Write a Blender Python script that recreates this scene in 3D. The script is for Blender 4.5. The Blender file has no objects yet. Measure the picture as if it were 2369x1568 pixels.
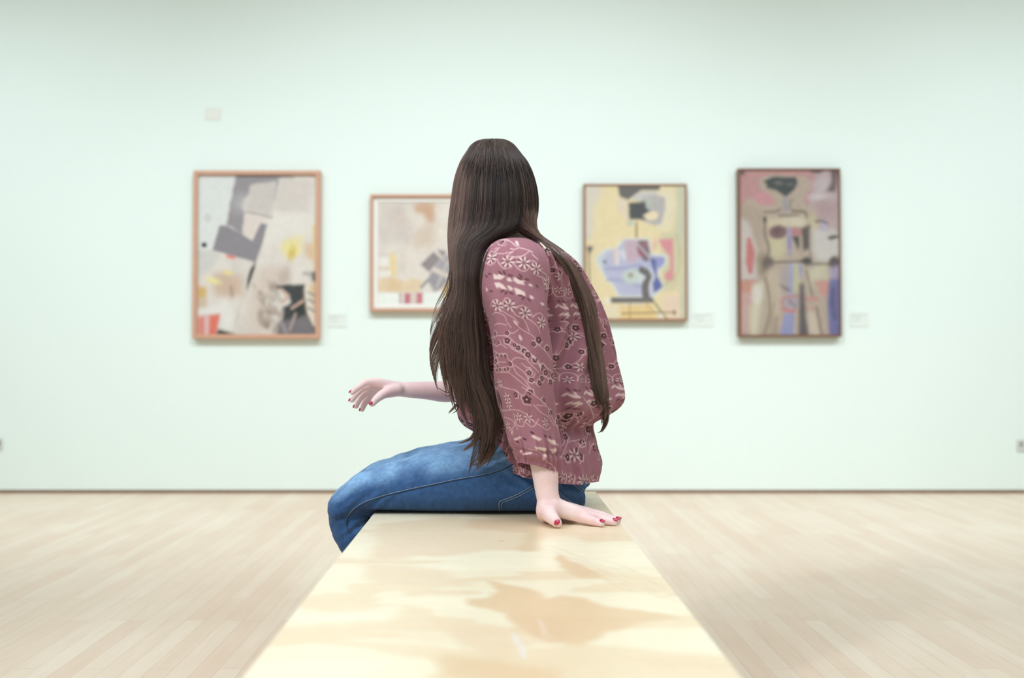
import bpy, math, random
import numpy as np
from mathutils import Vector
from mathutils.bvhtree import BVHTree
random.seed(7); RNG = np.random.default_rng(7)
SC = bpy.context.scene; COL = SC.collection
# ------------------------------------------------------------ camera model
F = 2303.0; PX0 = 1143.0; PY0 = 784.0; CAMZ = 0.80
PITCH = math.atan(56.0 / F); CP, SP = math.cos(PITCH), math.sin(PITCH)
BENCH = 0.46; WALLY = 6.14
def P(px, py, Y):
    """point at depth Y seen at photo pixel (arrays allowed)"""
    xn = (np.asarray(px, float) - PX0) / F; yn = -(np.asarray(py, float) - PY0) / F
    dy = CP - yn * SP; dz = SP + yn * CP
    t = np.asarray(Y, float) / dy
    return np.stack(np.broadcast_arrays(xn * t, Y + 0 * t, CAMZ + dz * t), -1)
def B(px, py, h=0.0, base=BENCH):
    """point on the horizontal plane z = base + h seen at a pixel"""
    xn = (px - PX0) / F; yn = -(py - PY0) / F
    dy = CP - yn * SP; dz = SP + yn * CP
    t = (base + h - CAMZ) / dz
    return np.array([xn * t, dy * t, base + h])
def lin(c):
    c = np.asarray(c, float) / 255.0
    return np.where(c <= 0.04045, c / 12.92, ((c + 0.055) / 1.055) ** 2.4)
# ------------------------------------------------------------ mesh helpers
def link(name, me, mat=None, parent=None):
    o = bpy.data.objects.new(name, me); COL.objects.link(o)
    if mat: me.materials.append(mat)
    if parent: o.parent = parent
    return o
def raw_mesh(name, V, Fq, smooth=True, colors=None):
    V = np.asarray(V, np.float32).reshape(-1, 3); Fq = np.asarray(Fq, np.int32)
    me = bpy.data.meshes.new(name); k = Fq.shape[1]; n = len(Fq)
    me.vertices.add(len(V)); me.vertices.foreach_set('co', V.ravel())
    me.loops.add(n * k); me.loops.foreach_set('vertex_index', Fq.ravel())
    me.polygons.add(n); me.polygons.foreach_set('loop_start', np.arange(0, n * k, k, dtype=np.int32))
    me.update(calc_edges=True); me.validate()
    me.polygons.foreach_set('use_smooth', np.full(len(me.polygons), smooth))
    if colors is not None: add_col(me, colors)
    return me
def add_col(me, colors, name='Col'):
    c = np.asarray(colors, np.float32).reshape(-1, 3)
    a = me.color_attributes.new(name, 'FLOAT_COLOR', 'POINT')
    a.data.foreach_set('color', np.concatenate([c, np.ones((len(c), 1), np.float32)], 1).ravel())
def grid_faces(n, m, close, off=0):
    i = np.arange(n - 1)[:, None]; mm = m if close else m - 1
    j = np.arange(mm)[None, :]; j2 = (j + 1) % m
    return (np.stack([i * m + j, i * m + j2, (i + 1) * m + j2, (i + 1) * m + j], -1).reshape(-1, 4) + off)
def catmull(A, sub=16):
    A = np.asarray(A, float)
    Pp = np.vstack([2 * A[0] - A[1], A, 2 * A[-1] - A[-2]]); out = []
    t = (np.arange(sub) / sub)[:, None]
    for i in range(1, len(Pp) - 2):
        a, b, c, d = Pp[i - 1], Pp[i], Pp[i + 1], Pp[i + 2]
        out.append(.5 * (2 * b + (c - a) * t + (2 * a - 5 * b + 4 * c - d) * t ** 2 + (3 * b - a - 3 * c + d) * t ** 3))
    out.append(A[-1:]); return np.vstack(out)
def resample(A, n, cols):
    D = catmull(A); c = D[:, cols]
    s = np.r_[0, np.cumsum(np.linalg.norm(np.diff(c, axis=0), axis=1))]
    q = np.linspace(0, s[-1], n)
    return np.stack([np.interp(q, s, D[:, k]) for k in range(D.shape[1])], 1)
class Vnoise:
    def __init__(self, seed, N=64):
        self.g = np.random.default_rng(seed).random((N, N)) * 2 - 1; self.N = N
    def __call__(self, x, y):
        N = self.N; x = np.asarray(x, float); y = np.asarray(y, float)
        xi = np.floor(x).astype(int); yi = np.floor(y).astype(int); fx = x - xi; fy = y - yi
        fx = fx * fx * (3 - 2 * fx); fy = fy * fy * (3 - 2 * fy); g = self.g
        a = g[yi % N, xi % N]; b = g[yi % N, (xi + 1) % N]; c = g[(yi + 1) % N, xi % N]; d = g[(yi + 1) % N, (xi + 1) % N]
        return (a * (1 - fx) + b * fx) * (1 - fy) + (c * (1 - fx) + d * fx) * fy
    def fbm(self, x, y, o=4):
        r = 0; a = 1; s = 0
        for k in range(o): r = r + a * self(x * 2 ** k + 17.3 * k, y * 2 ** k + 5.1 * k); s += a; a *= .5
        return r / s
def sm(a, b, x):
    t = np.clip((x - a) / (b - a), 0, 1); return t * t * (3 - 2 * t)
def box_mesh(name, lo, hi, bevel=0.0):
    import bmesh
    bm = bmesh.new(); bmesh.ops.create_cube(bm, size=1)
    for v in bm.verts:
        v.co = Vector([(lo[k] + hi[k]) / 2 + v.co[k] * (hi[k] - lo[k]) for k in range(3)])
    if bevel: bmesh.ops.bevel(bm, geom=list(bm.edges), offset=bevel, segments=2, affect='EDGES', profile=.5)
    me = bpy.data.meshes.new(name); bm.to_mesh(me); bm.free(); return me
def multi_box(name, boxes, bevel=0.0):
    import bmesh
    bm = bmesh.new()
    for lo, hi in boxes:
        r = bmesh.ops.create_cube(bm, size=1)['verts']
        for v in r: v.co = Vector([(lo[k] + hi[k]) / 2 + v.co[k] * (hi[k] - lo[k]) for k in range(3)])
    if bevel: bmesh.ops.bevel(bm, geom=list(bm.edges), offset=bevel, segments=2, affect='EDGES', profile=.5)
    me = bpy.data.meshes.new(name); bm.to_mesh(me); bm.free(); return me
def tube_vf(pts, rad, m=16, sub=4, cap=True, flat=1.0):
    """tapered tube along pts; returns V, F(quads); flat squeezes along z-ish normal"""
    A = np.c_[np.asarray(pts, float), np.asarray(rad, float)]
    D = catmull(A, sub) if len(A) > 2 else np.array([A[0] + (A[1] - A[0]) * t for t in np.linspace(0, 1, sub + 1)])
    C = D[:, :3]; R = D[:, 3]; T = np.gradient(C, axis=0); T /= np.linalg.norm(T, axis=1)[:, None] + 1e-12
    if cap:                                     # hemispherical ends
        pre = []; post = []
        for k in range(4):
            a = (k + .4) / 4.4 * math.pi / 2
            pre.append((C[0] - T[0] * R[0] * math.cos(a), R[0] * math.sin(a), T[0]))
            post.append((C[-1] + T[-1] * R[-1] * math.cos(a), R[-1] * math.sin(a), T[-1]))
        post = post[::-1]
        C = np.vstack([[p[0] for p in pre], C, [p[0] for p in post]]); R = np.r_[[p[1] for p in pre], R, [p[1] for p in post]]
        T = np.vstack([[p[2] for p in pre], T, [p[2] for p in post]])
    u = np.cross(T[0], [0, 0, 1.0]); 
    if np.linalg.norm(u) < .1: u = np.cross(T[0], [0, 1.0, 0])
    u /= np.linalg.norm(u); V = []
    a = np.arange(m) / m * 2 * math.pi
    for c, r, t in zip(C, R, T):
        u = u - t * np.dot(u, t); u /= np.linalg.norm(u); w = np.cross(t, u)
        V.append(c + r * (np.cos(a)[:, None] * u + flat * np.sin(a)[:, None] * w))
    V = np.array(V); n = len(V); Fq = grid_faces(n, m, True)
    V = V.reshape(-1, 3)
    if cap:
        V = np.vstack([V, C[0], C[-1]]); a0 = len(V) - 2; a1 = len(V) - 1
        j = np.arange(m); j2 = (j + 1) % m; tip = []
        Fq = np.vstack([Fq, np.stack([j2, j, np.full(m, a0), np.full(m, a0)], -1), np.stack([(n - 1) * m + j, (n - 1) * m + j2, np.full(m, a1), np.full(m, a1)], -1)])
    return V, Fq
def ell_vf(c, r, m=32, n=20, fn=None):
    th = np.linspace(0, math.pi, n)[:, None]; ph = (np.arange(m) / m * 2 * math.pi)[None, :]
    U = np.stack([np.sin(th) * np.cos(ph), np.sin(th) * np.sin(ph), np.cos(th) + 0 * ph], -1)
    V = U * np.array(r)
    if fn is not None: V = fn(V, U)
    return (V + np.array(c)).reshape(-1, 3), grid_faces(n, m, True)
def join_vf(parts):
    Vs = []; Fs = []; o = 0
    for V, Fq in parts: Vs.append(V); Fs.append(Fq + o); o += len(V)
    return np.vstack(Vs), np.vstack(Fs)
def poly_mesh(name, V, Fq):
    """quads with repeated vertices become triangles"""
    faces = [tuple(dict.fromkeys(f)) for f in Fq.tolist()]
    me = bpy.data.meshes.new(name); me.from_pydata(V.tolist(), [], [f for f in faces if len(f) > 2]); me.update()
    me.polygons.foreach_set('use_smooth', np.full(len(me.polygons), True)); return me
def remeshed(name, parts, voxel, smooth=4, factor=.5):
    V, Fq = join_vf(parts); me = poly_mesh(name + '_src', V, Fq)
    o = bpy.data.objects.new(name + '_src', me); COL.objects.link(o)
    r = o.modifiers.new('r', 'REMESH'); r.mode = 'VOXEL'; r.voxel_size = voxel; r.use_smooth_shade = True
    s = o.modifiers.new('s', 'SMOOTH'); s.iterations = smooth; s.factor = factor
    dg = bpy.context.evaluated_depsgraph_get(); dg.update()
    out = bpy.data.meshes.new_from_object(o.evaluated_get(dg)); out.name = name
    bpy.data.objects.remove(o); bpy.data.meshes.remove(me)
    out.polygons.foreach_set('use_smooth', np.full(len(out.polygons), True))
    return out
def coords(me):
    a = np.empty(len(me.vertices) * 3, np.float32); me.vertices.foreach_get('co', a); return a.reshape(-1, 3).astype(float)
# ------------------------------------------------------------ materials
def new_mat(name):
    m = bpy.data.materials.new(name); m.use_nodes = True; nt = m.node_tree
    return m, nt, nt.nodes['Principled BSDF']
def nd(nt, t, **kw):
    n = nt.nodes.new(t)
    for k, v in kw.items():
        if k in n.inputs: n.inputs[k].default_value = v
        else: setattr(n, k, v)
    return n
def mixc(nt, fac, a, b, blend='MIX'):
    n = nt.nodes.new('ShaderNodeMix'); n.data_type = 'RGBA'; n.blend_type = blend
    for s, v in ((0, fac), (6, a), (7, b)):
        if hasattr(v, 'links') or isinstance(v, bpy.types.NodeSocket): nt.links.new(v, n.inputs[s])
        else: n.inputs[s].default_value = v if s == 0 else (*v, 1)
    return n.outputs[2]
def plain(name, c, rough=.6, noise=.06, nscale=40, spec=.5, bump=0, metal=0, coat=0):
    m, nt, b = new_mat(name); c = lin(c)
    tc = nd(nt, 'ShaderNodeTexCoord'); no = nd(nt, 'ShaderNodeTexNoise', Scale=nscale, Detail=4.0)
    nt.links.new(tc.outputs['Object'], no.inputs['Vector'])
    o = mixc(nt, no.outputs['Fac'], c * (1 - noise), np.minimum(c * (1 + noise), 1))
    nt.links.new(o, b.inputs['Base Color']); b.inputs['Roughness'].default_value = rough
    b.inputs['Specular IOR Level'].default_value = spec; b.inputs['Metallic'].default_value = metal
    b.inputs['Coat Weight'].default_value = coat
    if bump:
        bp = nd(nt, 'ShaderNodeBump', Strength=bump, Distance=.002); nt.links.new(no.outputs['Fac'], bp.inputs['Height']); nt.links.new(bp.outputs[0], b.inputs['Normal'])
    return m
def attr_mat(name, rough=.7, spec=.3, noise=.05, nscale=300, bump=0, sheen=0, coat=0):
    m, nt, b = new_mat(name)
    at = nd(nt, 'ShaderNodeAttribute', attribute_name='Col')
    tc = nd(nt, 'ShaderNodeTexCoord'); no = nd(nt, 'ShaderNodeTexNoise', Scale=nscale, Detail=3.0)
    nt.links.new(tc.outputs['Object'], no.inputs['Vector'])
    mr = nd(nt, 'ShaderNodeMapRange'); mr.inputs[3].default_value = 1 - noise; mr.inputs[4].default_value = 1 + noise
    nt.links.new(no.outputs['Fac'], mr.inputs[0])
    cm = nd(nt, 'ShaderNodeVectorMath', operation='SCALE'); nt.links.new(at.outputs['Color'], cm.inputs[0]); nt.links.new(mr.outputs[0], cm.inputs['Scale'])
    nt.links.new(cm.outputs[0], b.inputs['Base Color']); b.inputs['Roughness'].default_value = rough
    b.inputs['Specular IOR Level'].default_value = spec; b.inputs['Sheen Weight'].default_value = sheen; b.inputs['Coat Weight'].default_value = coat
    if bump:
        bp = nd(nt, 'ShaderNodeBump', Strength=bump, Distance=.001); nt.links.new(no.outputs['Fac'], bp.inputs['Height']); nt.links.new(bp.outputs[0], b.inputs['Normal'])
    return m
# ------------------------------------------------------------ canvas painting (colours stored on dense meshes)
class Cv:
    def __init__(s, w, h, T, base):
        s.w, s.h, s.T = w, h, T; s.a = np.zeros((h, w, 3)); s.a[:] = lin(base)
    def t(s, p):
        p = np.asarray(p, float); sx, ox, sy, oy = s.T; return np.stack([(p[..., 0] - ox) * sx, (p[..., 1] - oy) * sy], -1)
    def _win(s, lo, hi):
        x0 = int(max(0, math.floor(lo[0]))); y0 = int(max(0, math.floor(lo[1]))); x1 = int(min(s.w, math.ceil(hi[0]) + 1)); y1 = int(min(s.h, math.ceil(hi[1]) + 1))
        if x1 <= x0 or y1 <= y0: return None
        yy, xx = np.mgrid[y0:y1, x0:x1]; return x0, y0, x1, y1, xx + .5, yy + .5
    def put(s, w, m, col, al):
        x0, y0, x1, y1 = w[:4]; m = (m * al)[..., None]; s.a[y0:y1, x0:x1] = s.a[y0:y1, x0:x1] * (1 - m) + lin(col) * m
    def ell(s, c, a, b, ang, col, soft=.8, al=1.0):
        c = s.t(c); k = s.T[0]; a *= k; b *= k; r = max(a, b) + 2 * soft
        w = s._win(c - r, c + r)
        if not w: return
        X = w[4] - c[0]; Y = w[5] - c[1]; ca, sa = math.cos(ang), math.sin(ang)
        u = (X * ca + Y * sa) / a; v = (-X * sa + Y * ca) / b; d = (np.sqrt(u * u + v * v) - 1) * min(a, b)
        s.put(w, np.clip(.5 - d / (2 * soft), 0, 1), col, al)
    def stroke(s, pts, wd, col, soft=.7, al=1.0, curve=True, taper=False):
        pts = np.asarray(pts, float)
        if curve and len(pts) > 2: pts = catmull(pts, 6)
        q = s.t(pts); wd = wd * s.T[0] / 2; lo = q.min(0) - wd - 3; hi = q.max(0) + wd + 3; w = s._win(lo, hi)
        if not w: return
        D = np.full(w[4].shape, 1e9)
        for i in range(len(q) - 1):
            a, b = q[i], q[i + 1]; d = b - a; L = max(d @ d, 1e-9)
            t = np.clip(((w[4] - a[0]) * d[0] + (w[5] - a[1]) * d[1]) / L, 0, 1)
            ww = wd * (1 - .6 * abs((i + t) / (len(q) - 1) * 2 - 1)) if taper else wd
            D = np.minimum(D, np.hypot(w[4] - a[0] - t * d[0], w[5] - a[1] - t * d[1]) - ww)
        s.put(w, np.clip(.5 - D / (2 * soft), 0, 1), col, al)
    def poly(s, pts, col, soft=1.0, al=1.0, rag=0, seed=0):
        q = s.t(pts); w = s._win(q.min(0) - 3 * soft - rag, q.max(0) + 3 * soft + rag)
        if not w: return
        X, Y = w[4], w[5]
        if rag:
            n = Vnoise(seed + 3); X = X + rag * n.fbm(X / (rag * 2.5 + 2), Y / (rag * 2.5 + 2)); Y = Y + rag * n.fbm(X / (rag * 2.5 + 2) + 9, Y / (rag * 2.5 + 2) + 31)
        ins = np.zeros(X.shape, bool); k = len(q)
        for i in range(k):
            (x1, y1), (x2, y2) = q[i], q[(i + 1) % k]
            if y1 == y2: continue
            c = ((y1 > Y) != (y2 > Y)) & (X < (x2 - x1) * (Y - y1) / (y2 - y1) + x1); ins ^= c
        m = ins.astype(float); r = int(round(soft))
        for _ in range(2):
            if r < 1: break
            for ax in (0, 1):
                pd = [(0, 0), (0, 0)]; pd[ax] = (r, r); c = np.cumsum(np.pad(m, pd, mode='edge'), axis=ax)
                z = np.zeros_like(np.take(c, [0], ax)); c = np.concatenate([z, c], ax); N = m.shape[ax]
                m = (np.take(c, np.arange(2 * r + 1, 2 * r + 1 + N), ax) - np.take(c, np.arange(N), ax)) / (2 * r + 1)
        s.put(w, m, col, al)
    def grain(s, amp, sx, sy, seed=0, tint=(1, 1, 1)):
        yy, xx = np.mgrid[0:s.h, 0:s.w]; n = Vnoise(seed).fbm(xx / sx, yy / sy, 4)[..., None]
        s.a = np.clip(s.a * (1 + amp * n * np.array(tint)), 0.003, 1)
    def sample(s, x, y):
        """bilinear, canvas pixels"""
        x = np.clip(x - .5, 0, s.w - 1.001); y = np.clip(y - .5, 0, s.h - 1.001); xi = x.astype(int); yi = y.astype(int)
        fx = (x - xi)[..., None]; fy = (y - yi)[..., None]; a = s.a
        return (a[yi, xi] * (1 - fx) + a[yi, xi + 1] * fx) * (1 - fy) + (a[yi + 1, xi] * (1 - fx) + a[yi + 1, xi + 1] * fx) * fy
def tag(o, label=None, cat=None, group=None, kind=None):
    if label: o['label'] = label
    if cat: o['category'] = cat
    if group: o['group'] = group
    if kind: o['kind'] = kind
    return o
#@@ROOM
# ============================================================ ROOM
XL, XR, YB, ZC = -6.2, 6.4, -4.6, 4.3
def wall_mat():
    m, nt, b = new_mat('gallery_white_paint')
    tc = nd(nt, 'ShaderNodeTexCoord'); n1 = nd(nt, 'ShaderNodeTexNoise', Scale=.7, Detail=2.0); n2 = nd(nt, 'ShaderNodeTexNoise', Scale=180.0, Detail=3.0)
    for n in (n1, n2): nt.links.new(tc.outputs['Object'], n.inputs['Vector'])
    o = mixc(nt, n1.outputs['Fac'], (.792, .885, .838), (.806, .899, .852)); nt.links.new(o, b.inputs['Base Color'])
    b.inputs['Roughness'].default_value = .75; b.inputs['Specular IOR Level'].default_value = .25
    bp = nd(nt, 'ShaderNodeBump', Strength=.08, Distance=.001); nt.links.new(n2.outputs['Fac'], bp.inputs['Height']); nt.links.new(bp.outputs[0], b.inputs['Normal'])
    return m
M_wall = wall_mat()
def floor_mat():
    m, nt, b = new_mat('maple_strip_floor')
    tc = nd(nt, 'ShaderNodeTexCoord'); mp = nd(nt, 'ShaderNodeMapping'); mp.inputs['Rotation'].default_value = (0, 0, math.pi / 2)
    nt.links.new(tc.outputs['Object'], mp.inputs['Vector'])
    br = nd(nt, 'ShaderNodeTexBrick'); br.offset = .37; br.offset_frequency = 3; br.squash = 1.0
    br.inputs['Scale'].default_value = 1.0; br.inputs['Brick Width'].default_value = .78; br.inputs['Row Height'].default_value = .06
    br.inputs['Mortar Size'].default_value = .0009; br.inputs['Mortar Smooth'].default_value = .4; br.inputs['Bias'].default_value = 0
    br.inputs['Color1'].default_value = (*lin((242, 228, 208)), 1); br.inputs['Color2'].default_value = (*lin((235, 213, 191)), 1); br.inputs['Mortar'].default_value = (*lin((212, 186, 162)), 1)
    nt.links.new(mp.outputs[0], br.inputs['Vector'])
    m2 = nd(nt, 'ShaderNodeMapping'); m2.inputs['Scale'].default_value = (14, 1.1, 1); nt.links.new(tc.outputs['Object'], m2.inputs['Vector'])
    n = nd(nt, 'ShaderNodeTexNoise', Scale=3.0, Detail=6.0, Distortion=.4); nt.links.new(m2.outputs[0], n.inputs['Vector'])
    n3 = nd(nt, 'ShaderNodeTexNoise', Scale=1.3, Detail=3.0); nt.links.new(tc.outputs['Object'], n3.inputs['Vector'])
    r1 = nd(nt, 'ShaderNodeMapRange'); r1.inputs[1].default_value = .3; r1.inputs[2].default_value = .7; nt.links.new(n.outputs['Fac'], r1.inputs[0])
    c = mixc(nt, r1.outputs[0], (.94, .92, .90), (1.0, 1.0, 1.0)); c2 = mixc(nt, 1.0, br.outputs['Color'], c, 'MULTIPLY')
    r3 = nd(nt, 'ShaderNodeMapRange'); r3.inputs[1].default_value = .35; r3.inputs[2].default_value = .68; nt.links.new(n3.outputs['Fac'], r3.inputs[0])
    c3 = mixc(nt, r3.outputs[0], (.95, .91, .89), (1, 1, 1)); c4 = mixc(nt, 1.0, c2, c3, 'MULTIPLY')
    nt.links.new(c4, b.inputs['Base Color']); b.inputs['Roughness'].default_value = .38; b.inputs['Specular IOR Level'].default_value = .5
    bp = nd(nt, 'ShaderNodeBump', Strength=.15, Distance=.001); nt.links.new(br.outputs['Fac'], bp.inputs['Height']); bp.invert = True; nt.links.new(bp.outputs[0], b.inputs['Normal'])
    return m
M_ceil = plain('ceiling_paint', (240, 240, 236), .9, .01)
M_trim = plain('brown_floor_reveal', (150, 122, 104), .6, .2, 12)
GAP = .022
struct = lambda n, lo, hi, m: tag(link(n, box_mesh(n, lo, hi), m), kind='structure')
struct('floor', (XL - .1, YB - .1, -.1), (XR + .1, WALLY + .3, 0), floor_mat())
struct('wall_back', (XL - .1, WALLY, GAP), (XR + .1, WALLY + .14, ZC), M_wall)
struct('wall_left', (XL - .12, YB, 0), (XL, WALLY, ZC), M_wall)
struct('wall_right', (XR, YB, 0), (XR + .12, WALLY, ZC), M_wall)
struct('wall_front', (XL - .1, YB - .12, 0), (XR + .1, YB, ZC), M_wall)
struct('ceiling', (XL - .1, YB - .1, ZC), (XR + .1, WALLY + .2, ZC + .1), M_ceil)
struct('baseboard_back', (XL, WALLY + .010, 0), (XR, WALLY + .05, GAP), M_trim)
#@@PAINTINGS
# ============================================================ PAINTINGS
M_art = attr_mat('oil_paint_on_canvas', .55, .3, .04, 120, .3)
def wood_mat(name, c):
    m, nt, b = new_mat(name); c = lin(c)
    tc = nd(nt, 'ShaderNodeTexCoord'); mp = nd(nt, 'ShaderNodeMapping'); mp.inputs['Scale'].default_value = (30, 30, 6); nt.links.new(tc.outputs['Object'], mp.inputs['Vector'])
    n = nd(nt, 'ShaderNodeTexNoise', Scale=2.0, Detail=5.0, Distortion=1.0); nt.links.new(mp.outputs[0], n.inputs['Vector'])
    nt.links.new(mixc(nt, n.outputs['Fac'], c * .85, c * 1.12), b.inputs['Base Color']); b.inputs['Roughness'].default_value = .45; return m
M_white_mat = plain('mount_board', (238, 238, 232), .8, .02)
DEP = .05
def frame_mesh(x0, x1, z0, z1, w, dep, yb=WALLY - .001):
    """mitred frame: four bevelled sides"""
    prof = [(0, 0), (0, dep - .003), (.003, dep), (w - .003, dep), (w, dep - .003), (w, 0)]   # (inset, out)
    V = []; cs = [(x0, z0, 1, 1), (x1, z0, -1, 1), (x1, z1, -1, -1), (x0, z1, 1, -1)]
    for cx, cz, sx, sz in cs:
        for a, d in prof: V.append((cx + sx * a, yb - d, cz + sz * a))
    k = len(prof); Fs = []
    for c in range(4):
        for j in range(k): Fs.append((c * k + j, c * k + (j + 1) % k, ((c + 1) % 4) * k + (j + 1) % k, ((c + 1) % 4) * k + j))
    return raw_mesh('frame', V, [f[::-1] for f in Fs], smooth=False)
def painting(rect, fw, wood, draw, label, dep=DEP, matw=0.0, recess=.018):
    L, T, R, Bt = rect; Yf = WALLY - dep
    a = P(L, T, Yf); b = P(R, Bt, Yf); x0, x1, z1, z0 = a[0], b[0], a[2], b[2]; s = Yf / F
    root = bpy.data.objects.new('framed_painting', None); root.location = ((x0 + x1) / 2, WALLY, z0); COL.objects.link(root)
    tag(root, label, 'painting', 'framed abstract paintings along the back wall')
    def loc(me):
        me.transform(__import__('mathutils').Matrix.Translation((-(x0 + x1) / 2, -WALLY, -z0))); return me
    w = fw * s
    link('frame', loc(frame_mesh(x0, x1, z0, z1, w, dep)), wood, root)
    yc = WALLY - dep + recess
    if matw:
        mw = matw * s; link('mount', loc(frame_mesh(x0 + w * .9, x1 - w * .9, z0 + w * .9, z1 - w * .9, mw, WALLY - yc - .001, WALLY - .001)), M_white_mat, root); w += mw * .96; yc += .008
    link('backing', loc(box_mesh('backing', (x0 + fw * s * .8, yc + .004, z0 + fw * s * .8), (x1 - fw * s * .8, WALLY - .002, z1 - fw * s * .8))), wood, root)
    cv = draw(); X0, X1, Z0, Z1 = x0 + w * .97, x1 - w * .97, z0 + w * .97, z1 - w * .97
    n = int((Z1 - Z0) / .0032); m = int((X1 - X0) / .0032)
    zz, xx = np.mgrid[0:n, 0:m]; u = xx / (m - 1); v = zz / (n - 1)
    V = np.stack([X0 + u * (X1 - X0), np.full(u.shape, yc), Z1 - v * (Z1 - Z0)], -1)
    C = cv.sample(u * cv.w, v * cv.h)
    V[..., 1] += .0008 * Vnoise(5)(u * 90, v * 110)
    me = raw_mesh('canvas', V, grid_faces(n, m, False)[:, ::-1], colors=C); link('canvas', loc(me), M_art, root)
    return root
def mkcv(x0, y0, x1, y1, k, base):
    """canvas covering zoom coords x0..x1, y0..y1; k zoom px per photo px; 1 canvas px = 1 photo px"""
    return Cv(int((x1 - x0) / k), int((y1 - y0) / k), (1 / k, x0, 1 / k, y0), base)
def mute(c, d, k):
    g = c.a.mean(-1, keepdims=True); c.a = (c.a * (1 - d) + g * d) * k * np.array([1.0, .995, .985]) + .006
def art1():
    c = mkcv(105, 90, 1115, 1470, 3.733, (221, 212, 203)); p, e, s = c.poly, c.ell, c.stroke
    c.grain(.10, 30, 60, 4)
    p([(105, 90), (425, 90), (350, 520), (290, 520), (230, 740), (105, 760)], (221, 224, 221), 2)
    p([(105, 740), (240, 740), (300, 800), (110, 1000)], (208, 207, 201), 4)
    p([(700, 420), (1080, 320), (1090, 640), (900, 640), (650, 720)], (228, 222, 212), 12)
    p([(425, 90), (920, 90), (915, 122), (800, 115), (770, 280), (735, 340), (720, 250), (770, 150), (560, 180), (540, 260), (490, 300), (470, 370), (505, 430), (490, 610), (350, 520), (380, 330), (400, 230)], (150, 144, 149), 1.5, rag=3)
    e((470, 330), 60, 70, .4, (190, 188, 188), 14, .7)
    p([(560, 180), (750, 145), (775, 200), (730, 445), (520, 400)], (204, 196, 190), 4)
    p([(800, 120), (1080, 130), (1050, 420), (760, 400)], (214, 204, 196), 6)
    p([(505, 430), (720, 460), (640, 505), (570, 655), (485, 600)], (224, 210, 201), 2)
    p([(290, 525), (350, 530), (480, 600), (570, 660), (640, 505), (695, 518), (650, 700), (600, 845), (560, 835), (230, 740)], (143, 137, 144), 1)
    s([(520, 410), (620, 430), (735, 458)], 13, (160, 150, 144), 1.5)
    s([(590, 850), (580, 900)], 22, (140, 134, 142), 1, curve=False)
    p([(565, 880), (598, 880), (562, 990), (520, 1105), (528, 1000), (545, 930)], (66, 56, 50), 1)
    e((160, 695), 24, 22, .3, (38, 46, 44), 1.5); 
    s([(188, 432), (212, 458), (188, 484), (164, 458), (188, 432)], 9, (180, 180, 176), 1.5)
    p([(345, 775), (425, 795), (420, 822), (350, 802)], (228, 122, 104), 1)
    p([(240, 930), (480, 960), (490, 1110), (390, 1140), (250, 1130)], (208, 180, 158), 7, rag=5)
    e((360, 935), 45, 20, .1, (233, 212, 140), 3); e((240, 1005), 60, 26, .3, (236, 222, 150), 4); p([(108, 1050), (185, 1060), (180, 1160), (108, 1165)], (214, 176, 96), 4)
    p([(108, 1160), (185, 1160), (185, 1240), (108, 1240)], (210, 185, 160), 3); s([(390, 1060), (400, 1130)], 30, (178, 150, 132), 3, curve=False)
    e((905, 720), 85, 85, 0, (234, 220, 150), 8); e((905, 770), 30, 60, .2, (218, 190, 92), 5); e((970, 640), 40, 30, 0, (232, 220, 170), 6)
    p([(1010, 680), (1115, 680), (1115, 850), (1080, 830), (1020, 800)], (220, 188, 156), 5); s([(1100, 540), (1110, 900)], 34, (228, 205, 140), 5, curve=False)
    p([(640, 900), (860, 880), (700, 1100), (660, 1460), (560, 1460), (560, 1150)], (213, 197, 184), 10)
    p([(780, 960), (880, 860), (900, 1020), (800, 1060)], (196, 178, 165), 6, rag=6)
    p([(110, 1240), (200, 1245), (350, 1170), (420, 1300), (400, 1440), (300, 1400), (300, 1290), (110, 1300)], (228, 225, 220), 5)
    for k in range(46):
        a, b2 = RNG.uniform(620, 830), RNG.uniform(1040, 1430); e((a + (b2 - 1240) * .22, b2), RNG.uniform(8, 26), RNG.uniform(14, 50), RNG.uniform(-.8, .3), (150, 128, 112), 3, .5)
    p([(765, 1040), (1015, 1040), (1010, 1180), (1050, 1320), (1118, 1425), (1118, 1465), (780, 1465), (840, 1290), (830, 1230), (900, 1200), (880, 1130), (810, 1080)], (62, 66, 67), 2.5, rag=4)
    p([(800, 1360), (1050, 1300), (1115, 1440), (1115, 1466), (780, 1466)], (128, 121, 126), 4, .85)
    e((980, 1240), 45, 90, .7, (48, 56, 55), 5); e((1085, 1200), 55, 185, -.12, (226, 216, 198), 2); p([(1060, 1040), (1115, 1030), (1115, 1380), (1085, 1200)], (216, 178, 112), 4, .8)
    for yy in (1105, 1165, 1240): s([(1050, yy), (1095, yy + 28)], 20, (150, 142, 146), 2, curve=False)
    s([(1010, 1050), (1005, 1190), (1070, 1370)], 10, (120, 95, 75), 1.5)
    p([(1065, 930), (1118, 925), (1118, 1020), (1080, 1010)], (100, 95, 96), 3); s([(1010, 940), (1070, 950)], 22, (160, 150, 146), 4, curve=False)
    s([(820, 1080), (878, 1140), (830, 1188)], 24, (204, 168, 150), 1.5, curve=False); s([(910, 1240), (1000, 1180)], 24, (196, 160, 145), 1.5, curve=False); s([(940, 1290), (890, 1430)], 20, (180, 155, 148), 2, curve=False); s([(830, 1380), (860, 1460)], 26, (160, 150, 152), 3, curve=False)
    p([(108, 1310), (305, 1285), (270, 1466), (108, 1466)], (224, 150, 140), 2); p([(215, 1310), (290, 1300), (262, 1466), (205, 1466)], (229, 112, 88), 2.5); p([(130, 1330), (160, 1330), (160, 1466), (140, 1466)], (228, 120, 98), 3)
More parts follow.
